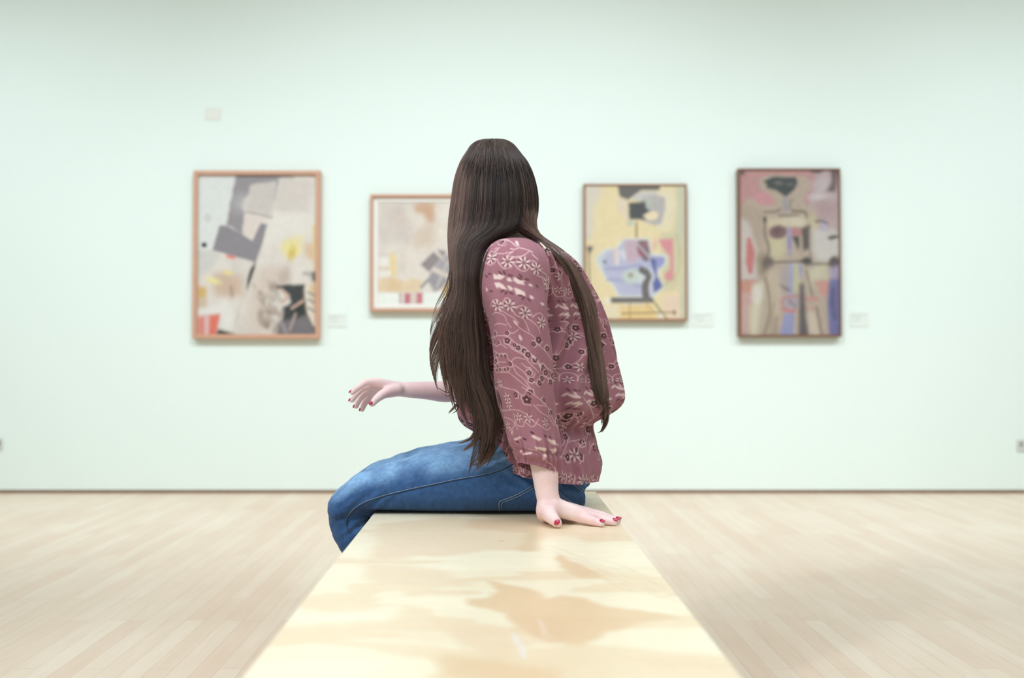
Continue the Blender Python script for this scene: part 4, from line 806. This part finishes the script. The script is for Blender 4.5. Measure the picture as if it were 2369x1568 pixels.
    for l in ([(970, 1150), (1030, 1180), (1010, 1200), (950, 1160)], [(1080, 1180), (1150, 1190), (1190, 1230), (1120, 1220)], [(800, 1200), (860, 1170), (870, 1180), (820, 1210)], [(1100, 1265), (1170, 1255), (1150, 1300)], [(980, 1250), (1080, 1260), (1060, 1290), (990, 1275)], [(840, 1310), (880, 1300), (860, 1340)], [(890, 1335), (960, 1305), (960, 1325), (900, 1355)], [(1050, 1310), (1090, 1320), (1040, 1360)], [(780, 1140), (800, 1120), (790, 1170)]): c.poly(zc(l), (228, 200, 194), 1)
    for q_ in ((1060, 1155), (1110, 1165), (960, 1130), (830, 1220), (900, 1190), (1200, 1120)): c.ell(zc([q_])[0], 5, 2.5, .5, DK, .8)
    S(zc([(930, 1280), (1000, 1290), (1060, 1350), (1040, 1370)]), 2.6); S(zc([(1070, 1380), (1130, 1400), (1170, 1450), (1180, 1480)]), 2.6)
    c.grain(.06, 80, 110, 9); c.a[:150] *= (1 + .12 * np.linspace(1, 0, 150))[:, None, None]; return c
csl = sl_canvas()
jj, ii = np.meshgrid((ths + math.pi / 2) % (2 * math.pi), np.arange(NS)); cxs = ((jj + math.pi) % (2 * math.pi)) * R0
Csl = csl.sample(cxs, ii.astype(float))
M_blouse = attr_mat('crinkled_floral_chiffon', .85, .12, .14, 700, .5, .1)
# torso
TOR = [[1200, 552, 1258, 569, 2.42, .042, 0], [1172, 566, 1284, 577, 2.415, .105, 0], [1146, 588, 1312, 595, 2.41, .150, 0], [1128, 624, 1338, 620, 2.41, .160, 0], [1112, 668, 1362, 656, 2.41, .158, 0], [1098, 716, 1386, 706, 2.41, .154, 0],
       [1086, 780, 1402, 765, 2.41, .154, 0], [1072, 850, 1418, 840, 2.41, .162, 0], [1056, 915, 1430, 900, 2.41, .180, 0], [1052, 942, 1431, 926, 2.41, .182, 0], [1058, 966, 1420, 944, 2.41, .178, 0], [1074, 984, 1398, 960, 2.41, .168, 0], [1092, 996, 1374, 974, 2.41, .166, 0],
       [1098, 1006, 1371, 987, 2.41, .168, 0], [1106, 1024, 1377, 1016, 2.41, .196, .000], [1116, 1038, 1384, 1048, 2.41, .212, -.008], [1124, 1046, 1389, 1072, 2.41, .216, -.014], [1128, 1050, 1384, 1093, 2.41, .222, -.018]]
vt = Vnoise(55)
def to_disp(u, v, R):
    w = 2.2 * vt(u * 2, v * 3)
    pl = .0060 * np.sin(u * 34 + w) * sm(.42, .08, v) * sm(0, .06, v)                          # neckline gathers
    dr = .012 * np.sin(u * 13 + 2 * w + 3 * v) * sm(.15, .4, v) * sm(.82, .68, v)             # hanging folds
    wa = .0045 * np.sin(u * 30 + w) * np.exp(-((v - .80) / .07) ** 2)                          # waist gathers
    pe = .0050 * np.sin(u * 16 + w * 1.5) * sm(.84, .99, v) + .003 * np.sin(u * 29 + w) * sm(.84, .9, v)
    return pl + dr + wa + pe + .006 * vt(u * 1.7 + 4, v * 7) * sm(.1, .3, v)
NT, MT = 540, 900
Vt, Rt, tht = loft(TOR, NT, MT, 2.25, to_disp)
# hem: near side hangs level with the back, lifts over the thigh in front
cb = floral(MT, NT, 11, sc=.92); Ct = cb.a.reshape(NT, MT, 3)
yy_, xx_ = np.mgrid[0:NT, 0:MT]; shade = 1 - .0 * xx_
bl = link('blouse', raw_mesh('blouse', Vt, grid_faces(NT, MT, True), colors=Ct), M_blouse, person)
sl = link('sleeve', raw_mesh('sleeve', Vs, grid_faces(NS, MS, True), colors=Csl), M_blouse, bl)
# far sleeve
def far_sleeve():
    A = [SHF * .62 + NB * .38 + [0, 0, -.012], SHF + [0, -.012, -.006], SHF + [-.008, 0, -.06], (SHF + ELF) / 2, ELF + [0, 0, .02], ELF + [-.02, 0, -.005], P(1050, 903, 2.524)]
    V, Fq = tube_vf(A, [.050, .064, .072, .070, .062, .058, .040], 120, 40, cap=False); n = len(V) // 120; G = V.reshape(n, 120, 3)
    cc = floral(380, 420, 6); u = np.tile(np.arange(120) / 120 * 379, (n, 1)); v = np.tile(np.linspace(0, 419, n)[:, None], (1, 120))
    link('sleeve', raw_mesh('sleeve', G, grid_faces(n, 120, True), colors=cc.sample(u, v)), M_blouse, bl)
far_sleeve()
#@@HAIR
# ---------------- hair
lowS = bvh_of(Vs[::6, ::6]); lowT = bvh_of(Vt[::6, ::8])
bvs = [lowS, lowT, jb]
def clear(p, mg=.004):
    d = Vector(p) - CAM; L = d.length; d /= L
    best = None
    for b in bvs:
        h = b.ray_cast(CAM, d)
        if h[0] is not None and (best is None or h[3] < best): best = h[3]
    if best is not None and L > best - mg: return np.array(CAM + d * (best - mg))
    return np.array(p)
# rows: py, L, R, Yc, Yh
HM = np.array([[319.5, 1136, 1144, 2.410, .010], [324, 1108, 1172, 2.408, .050], [334, 1091, 1189, 2.405, .075], [348, 1081, 1200, 2.402, .092], [376, 1064, 1222, 2.398, .108], [415, 1051, 1238, 2.392, .116], [460, 1044, 1246, 2.385, .118], [505, 1038, 1243, 2.375, .112], [525, 1037, 1230, 2.360, .105], [541, 1036, 1192, 2.335, .092], [554, 1036, 1158, 2.305, .080],
               [574, 1037, 1133, 2.280, .070], [600, 1039, 1122, 2.258, .062], [630, 1042, 1116, 2.240, .056], [670, 1043, 1113, 2.230, .050], [710, 1034, 1117, 2.222, .048], [750, 1024, 1120, 2.215, .046], [800, 1026, 1126, 2.210, .045], [850, 1030, 1132, 2.205, .044], [900, 1044, 1146, 2.200, .042], [940, 1058, 1158, 2.195, .040], [980, 1076, 1166, 2.190, .038], [1020, 1092, 1160, 2.188, .034], [1060, 1096, 1140, 2.186, .028], [1100, 1090, 1122, 2.186, .020]], float)
HD = catmull(HM, 8)
def hrow(py): return np.stack([np.interp(py, HD[:, 0], HD[:, k]) for k in range(1, 5)], -1)
LK = np.array([[1222, 500, 1246, 488], [1192, 530, 1240, 522], [1206, 546, 1258, 545], [1246, 564, 1290, 566], [1272, 583, 1316, 588], [1296, 610, 1334, 614], [1318, 648, 1352, 646], [1333, 698, 1376, 690], [1344, 740, 1386, 738], [1352, 795, 1395, 790], [1360, 848, 1404, 842], [1371, 905, 1409, 902], [1386, 950, 1409, 948], [1391, 978, 1406, 978], [1384, 998, 1394, 1000]], float)
LKD = catmull(LK, 8)
strV, strF, strC = [], [], []; nvert = 0
hn = Vnoise(91)
def add_strand(pts, r0, col, tipcol=None, tip=.35):
    global nvert
    pts = np.asarray(pts); n = len(pts); T = np.gradient(pts, axis=0); T /= np.linalg.norm(T, axis=1)[:, None] + 1e-9
    U = np.cross(T, [0, -1.0, .2]); U /= np.linalg.norm(U, axis=1)[:, None] + 1e-9; W = np.cross(T, U)
    r = r0 * np.interp(np.linspace(0, 1, n), [0, .06, .7, 1], [.7, 1, .9, tip])[:, None]
    V = np.stack([pts + r * (math.cos(a) * U + math.sin(a) * W) for a in (math.pi / 2, math.pi * 7 / 6, -math.pi / 6)], 1)
    strV.append(V.reshape(-1, 3)); strF.append(grid_faces(n, 3, True, nvert)); nvert += n * 3
    t = np.linspace(0, 1, n)[:, None]; cc = col * (1 - t) + (col if tipcol is None else tipcol) * t; strC.append(np.repeat(cc, 3, axis=0))
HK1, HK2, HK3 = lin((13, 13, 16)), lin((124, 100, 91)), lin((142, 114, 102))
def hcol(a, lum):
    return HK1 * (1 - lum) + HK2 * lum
# clumps along the width of the main fall
NCL = 34; cA = np.sort(RNG.random(NCL)); cEnd = RNG.uniform(900, 1085, NCL); cPh = RNG.uniform(0, 6.3, NCL); cAm = RNG.uniform(.5, 1.6, NCL); cLum = RNG.random(NCL)
cEnd[cA < .25] = RNG.uniform(850, 960, (cA < .25).sum()); cEnd[cA > .6] = RNG.uniform(1010, 1095, (cA > .6).sum())
def main_path(A, rho, phx, end, k, npts=44, start=321.0):
    t = np.linspace(0, 1, npts); py = start + (end - start) * (t ** 1.0)
    r = hrow(py); L, R, Yc, Yh = r[:, 0], r[:, 1], r[:, 2], r[:, 3]
    low = sm(560, 900, py); Ak = cA[k] * .9 + .05
    a = A * (1 - .55 * low) + Ak * .55 * low
    hw = (R - L) / 2; cx = (L + R) / 2
    ct = np.cos((1 - a) * math.pi) if phx is None else math.cos(phx) * np.ones(npts)
    st = np.sin((1 - a) * math.pi) if phx is None else math.sin(phx) * np.ones(npts)
    px = cx + hw * ct * (1 - .04 * (1 - rho))
    wob = 3.2 * cAm[k] * np.sin(py / 52 + cPh[k]) * sm(600, 850, py) + 1.2 * np.sin(py / 23 + cPh[k] * 2) * sm(700, 900, py)
    tt = sm(end - 110, end, py); px = px + wob - tt * (4 + 18 * cAm[k] * (.6 + .4 * math.sin(cPh[k] * 3))) * (1 if a[-1] < .9 else .6) * t
    Y = Yc - Yh * st * rho + .007 * (cLum[k] - .5) * sm(380, 520, py)
    return px, py, Y
def emit(px, py, Y, r, col, tip=None, chk=545):
    p = P(px, py, Y)
    for i in range(len(p)):
        if py[i] > chk: p[i] = clear(p[i])
    if chk < 2000:
        for _ in range(2): p[1:-1, 1] = (p[:-2, 1] + 2 * p[1:-1, 1] + p[2:, 1]) / 4
    add_strand(p, r, col, tip)
NM = 5200
for i in range(NM):
    A = RNG.random() ** .9; A = .012 + .976 * A
    k = int(np.argmin(np.abs(cA - A) + RNG.random(NCL) * .05)); rho = 1 - .22 * RNG.random() ** 2
    end = cEnd[k] + RNG.uniform(-85, 25) - 90 * (RNG.random() < .2)
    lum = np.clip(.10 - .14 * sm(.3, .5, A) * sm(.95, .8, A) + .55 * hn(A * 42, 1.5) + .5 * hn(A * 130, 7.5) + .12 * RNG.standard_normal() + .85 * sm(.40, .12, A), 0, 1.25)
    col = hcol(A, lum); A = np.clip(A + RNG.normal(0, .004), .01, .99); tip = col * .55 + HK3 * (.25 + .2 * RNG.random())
    # right-hand strands join the lock over the back
    start = 321 + 26 * RNG.random() ** 2
    px, py, Y = main_path(A, rho, None, end, k, start=start)
    if A > .70 and RNG.random() < .8:
        continue
    px = px + RNG.normal(0, .5); emit(px, py, Y, RNG.uniform(.00042, .00068), col, tip)
# strands of the back lock: crown -> nape -> over the shoulder and down the back
for i in range(1900):
    s_ = RNG.random(); A = .60 + .39 * s_ if RNG.random() < .75 else .5 + .1 * RNG.random()
    t = np.linspace(0, 1, 18); py = 321 + 24 * RNG.random() ** 2 + (500 - 330) * t; r = hrow(py); hw = (r[:, 1] - r[:, 0]) / 2; cx = (r[:, 0] + r[:, 1]) / 2
    a = np.full(18, A); px1 = cx + hw * np.cos((1 - a) * math.pi); Y1 = r[:, 2] - r[:, 3] * np.sin((1 - a) * math.pi) * (1 - .15 * RNG.random())
    q = RNG.random(); q = np.clip(.15 + .85 * (A - .5) / .5 + RNG.normal(0, .16), 0.0, 1.0); endk = RNG.uniform(.80, 1.0) if q > .35 else RNG.uniform(.55, .95)
    idx = np.linspace(8, (len(LKD) - 1) * endk, 34); row = np.stack([np.interp(idx, np.arange(len(LKD)), LKD[:, c]) for c in range(4)], 1)
    qq = q + .10 * np.sin(idx / 9 + q * 9); qq = np.clip(qq, 0, 1) * .97 + .015
    px2 = row[:, 0] * (1 - qq) + row[:, 2] * qq; py2 = row[:, 1] * (1 - qq) + row[:, 3] * qq
    Y2 = np.interp(idx, [0, 20, 50, 115], [2.31, 2.33, 2.36, 2.36]) - .022 * np.sin(math.pi * qq) - .008 * RNG.random()
    P1 = P(px1, py, Y1); P2 = P(px2, py2, Y2)
    p = np.vstack([P1, P2]); 
    p = np.array([p[j] if j < 20 else clear(p[j], .003 + .012 * math.sin(math.pi * min(max(q, 0), 1)) * RNG.uniform(.3, 1)) for j in range(len(p))])
    for _ in range(3): p[1:-1] = (p[:-2] + 2 * p[1:-1] + p[2:]) / 4
    p = p[:]; lum = np.clip(.12 + .5 * hn(q * 22, 3.3) + .4 * hn(q * 60, 9.3) + .12 * RNG.standard_normal() + .65 * sm(.25, .7, q), 0, 1.2); col = hcol(q, lum)
    add_strand(p, RNG.uniform(.00042, .00062), col, col * .6 + HK3 * .35)
# shell under the strands so the scalp never shows
def shell(G, col):
    global nvert
    n, m = G.shape[:2]; strV.append(G.reshape(-1, 3)); strF.append(grid_faces(n, m, False, nvert)); nvert += n * m; strC.append(np.tile(col, (n * m, 1)))
ph = np.linspace(-.75, math.pi + .75, 72)
rows = np.linspace(322.5, 560, 90); r = hrow(rows); inn = sm(322, 345, rows)[:, None] * .05
G = P((r[:, 0] + r[:, 1])[:, None] / 2 + (r[:, 1] - r[:, 0])[:, None] / 2 * (.97 - inn) * np.cos(ph)[None], rows[:, None] * np.ones((1, 72)) + 1.5, r[:, 2][:, None] - r[:, 3][:, None] * (.80 - .02 * inn) * np.sin(ph)[None] + .004)
shell(G, HK1 * .8)
ph2 = np.linspace(0.0, math.pi, 30); rows = np.linspace(540, 930, 80); r = hrow(rows)
G = P((r[:, 0] + r[:, 1])[:, None] / 2 + (r[:, 1] - r[:, 0])[:, None] / 2 * .74 * np.cos(ph2)[None] + 4, rows[:, None] * np.ones((1, 30)), r[:, 2][:, None] - r[:, 3][:, None] * .45 * np.sin(ph2)[None] + .008)
for i in range(80):
    for j in range(30): G[i, j] = clear(G[i, j], .0015)
shell(G, HK1 * .8)
# front hair framing the face (far side, seen only from elsewhere)
for i in range(500):
    sd = random.choice([0, 1]); phx = -RNG.uniform(.02, .75) if sd else math.pi + RNG.uniform(.02, .75)
    py = np.linspace(323, RNG.uniform(540, 700), 24); r = hrow(np.minimum(py, 520)); px = (r[:, 0] + r[:, 1]) / 2 + (r[:, 1] - r[:, 0]) / 2 * math.cos(phx) * .98
    add_strand(P(px, py, r[:, 2] - r[:, 3] * math.sin(phx)), .0007, hcol(0, RNG.random() * .6))
# crown strands: from the parting over the top, both ways
for i in range(900):
    A = RNG.random(); st_ = RNG.uniform(321.5, 333); en = RNG.uniform(345, 420); py = np.linspace(st_, en, 16); r = hrow(py); hw = (r[:, 1] - r[:, 0]) / 2; cx = (r[:, 0] + r[:, 1]) / 2
    t = np.linspace(0, 1, 16); an = (1 - A) * math.pi; off = .10 * math.sin(i * 1.7) * t
    px = cx + hw * np.cos(an + off); Y = r[:, 2] - (r[:, 3] * (1.0 + .02 * RNG.random()) + .002 * np.sin(t * 3)) * np.sin(an + off)
    add_strand(P(px, py, Y), .00062, hcol(0, np.clip(.25 + .25 * RNG.standard_normal(), 0, 1)))
for i in range(26):
    a0 = RNG.uniform(1100, 1146); q = np.array([[a0, 335], [a0 + RNG.uniform(4, 12), 323 + abs(a0 - 1140) * .16 + RNG.uniform(-4, 1)], [a0 + RNG.uniform(16, 34), 327 + abs(a0 + 20 - 1140) * .22 + RNG.uniform(-2, 4)], [a0 + RNG.uniform(30, 46), 345 + abs(a0 + 30 - 1140) * .3]]); q[:, 0] = np.clip(q[:, 0], 1090, 1205)
    q = catmull(q, 5); add_strand(P(q[:, 0], q[:, 1], 2.36 + RNG.uniform(-.02, .03)), .00045, hcol(0, .3 + .3 * RNG.random()))
# loose curling tips and flyaways, in photo order
def fly(l, Y, n=5, r=.0006, spread=3.0, lum=.5):
    for j in range(n):
        o = RNG.normal(0, 1, 2) * spread * (.5 if n > 3 else .1); q = catmull(np.array(l, float), 6); q = q[:max(8, int(len(q) * RNG.uniform(.62, 1.0)))]; w = np.linspace(1.3, .45, len(q))[:, None]
        q = q + o * w; p = P(q[:, 0], q[:, 1], Y + RNG.uniform(-.004, .004)); p = np.array([clear(x_, .004 + .003 * RNG.random()) for x_ in p]); add_strand(p, r, hcol(0, np.clip(lum + RNG.normal(0, .2), 0, 1)), HK3 * .9, .2)
z2 = lambda l: [(960 + a / 3.563, 680 + b2 / 3.563) for a, b2 in l]
fly(z2([(270, 60), (232, 180), (218, 300), (235, 400), (252, 460)]), 2.21, 26, .0006, 2.5)
fly(z2([(255, 480), (225, 560), (222, 620), (260, 680), (310, 730)]), 2.21, 16, .0005, 2.2)
fly(z2([(330, 520), (290, 600), (300, 700), (320, 760)]), 2.21, 20, .0006, 3)
fly([(1044, 905), (1034, 908), (1022, 903), (1011, 896), (1008, 893)], 2.21, 5, .0005, 1.2); fly([(1046, 912), (1036, 916), (1026, 912), (1015, 903)], 2.21, 6, .0005, 1.2)
fly([(1030, 846), (1020, 850), (1008, 856)], 2.21, 2, .0003, 1); fly([(1026, 838), (1018, 832), (1012, 834)], 2.21, 2, .0003, 1)
fly([(1062, 930), (1052, 940), (1042, 950), (1037, 957)], 2.21, 24, .0006, 2.6, .2); fly([(1070, 900), (1062, 935), (1056, 950), (1044, 957)], 2.21, 14, .0006, 2.6, .2)
for l in ([(1100, 960), (1102, 990), (1090, 1012), (1072, 1022), (1056, 1026)], [(1112, 970), (1110, 1000), (1098, 1022), (1080, 1036), (1068, 1044)], [(1128, 980), (1134, 1020), (1126, 1050), (1108, 1070), (1074, 1079)], [(1134, 990), (1140, 1030), (1132, 1056), (1116, 1074), (1096, 1092)], [(1120, 960), (1130, 1010), (1122, 1044), (1100, 1066), (1084, 1076)], [(1104, 940), (1108, 980), (1100, 1010), (1088, 1024)]):
    fly(l, 2.19, 60, .0007, 4.5, .35)
fly([(1404, 930), (1406, 960), (1400, 985), (1388, 999), (1380, 1000)], 2.33, 20, .0005, 2.0); fly([(1408, 940), (1407, 970), (1399, 990), (1390, 998)], 2.33, 14, .0005, 2.0)
fly([(1425, 930), (1434, 936), (1440, 945)], 2.36, 2, .0003, .5); fly([(1322, 608), (1334, 618), (1346, 632), (1352, 648)], 2.35, 5, .0004, 1.2); fly([(1150, 322), (1170, 324), (1184, 332), (1188, 342)], 2.38, 6, .0004, 1.5); fly([(1330, 600), (1344, 622), (1352, 640)], 2.35, 2, .0003, 1)
M_trimc = plain('cream_binding', (240, 226, 204), .7, .03)
seam([(1222, 553), (1234, 557), (1247, 563), (1257, 571), (1264, 578)], .0028, M_trimc, 'neckline_trim', bl, lowT, .002)
hv_ = np.vstack(strV); hf2 = np.vstack(strF); hc_ = np.vstack(strC)
def hair_mat():
    m, nt, b = new_mat('dark_brown_hair'); at = nd(nt, 'ShaderNodeAttribute', attribute_name='Col')
    tc = nd(nt, 'ShaderNodeTexCoord'); n = nd(nt, 'ShaderNodeTexNoise', Scale=30.0, Detail=3.0); nt.links.new(tc.outputs['Object'], n.inputs['Vector'])
    mr = nd(nt, 'ShaderNodeMapRange'); mr.inputs[3].default_value = .8; mr.inputs[4].default_value = 1.2; nt.links.new(n.outputs['Fac'], mr.inputs[0])
    cm = nd(nt, 'ShaderNodeVectorMath', operation='SCALE'); nt.links.new(at.outputs['Color'], cm.inputs[0]); nt.links.new(mr.outputs[0], cm.inputs['Scale'])
    nt.links.new(cm.outputs[0], b.inputs['Base Color']); b.inputs['Roughness'].default_value = .3; b.inputs['Specular IOR Level'].default_value = .4
    return m
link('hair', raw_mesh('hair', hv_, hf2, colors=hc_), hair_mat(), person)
#@@LIGHT
# ============================================================ LIGHT, CAMERA
def area(name, loc, size, power, color=(1, 1, 1), target=None, spread=math.pi):
    L = bpy.data.lights.new(name, 'AREA'); L.shape = 'RECTANGLE'; L.size, L.size_y = size; L.energy = power; L.color = color; L.spread = spread
    o = bpy.data.objects.new(name, L); COL.objects.link(o); o.location = loc
    if target is not None: o.rotation_euler = (Vector(target) - Vector(loc)).to_track_quat('-Z', 'Y').to_euler()
    return o
def spot(name, loc, target, power, ang, blend, radius, color=(1, 1, 1)):
    L = bpy.data.lights.new(name, 'SPOT'); L.energy = power; L.spot_size = math.radians(ang); L.spot_blend = blend; L.shadow_soft_size = radius; L.color = color
    o = bpy.data.objects.new(name, L); COL.objects.link(o); o.location = loc; o.rotation_euler = (Vector(target) - Vector(loc)).to_track_quat('-Z', 'Y').to_euler(); return o
area('ceiling_fill_light', (0, .6, ZC - .05), (5.0, 5.0), 172, (.85, .92, 1))  # unseen soft fill under the ceiling, added for general brightness
for x, e in ((-4.4, 290), (-2.2, 175), (0, 270), (2.2, 175), (4.4, 300)): spot('wall_washer', (x, 2.9, 4.1), (x * .86, WALLY, .55), e, 84, 1.0, .12, (.84, .93, 1))
spot('track_spot', (-3.3, -.6, 3.7), (.1, 2.4, .85), 300, 50, .9, .16, (.92, .95, 1))
W = bpy.data.worlds.new('world'); SC.world = W; W.use_nodes = True; W.node_tree.nodes['Background'].inputs[0].default_value = (.9, .95, 1, 1); W.node_tree.nodes['Background'].inputs[1].default_value = .3
cam = bpy.data.cameras.new('camera'); co = bpy.data.objects.new('camera', cam); COL.objects.link(co); SC.camera = co
cam.sensor_width = 36; cam.sensor_fit = 'HORIZONTAL'; cam.lens = F * 36 / 2369; co.location = (0, 0, CAMZ); co.rotation_euler = (math.pi / 2 + PITCH, 0, 0)
cam.shift_x = (1184.5 - PX0) / 2369; cam.clip_start = .05
cam.dof.use_dof = True; cam.dof.focus_distance = 2.2; cam.dof.aperture_fstop = 2.2
vs_ = SC.view_settings; vs_.view_transform = 'Standard'; vs_.look = 'None'; vs_.exposure = .10; vs_.gamma = 1; vs_.use_curve_mapping = False
SC.cycles.max_bounces = 6; SC.cycles.diffuse_bounces = 4; SC.cycles.glossy_bounces = 2; SC.cycles.caustics_reflective = False; SC.cycles.caustics_refractive = False; SC.cycles.use_denoising = True; SC.cycles.use_adaptive_sampling = True; SC.cycles.adaptive_threshold = .05
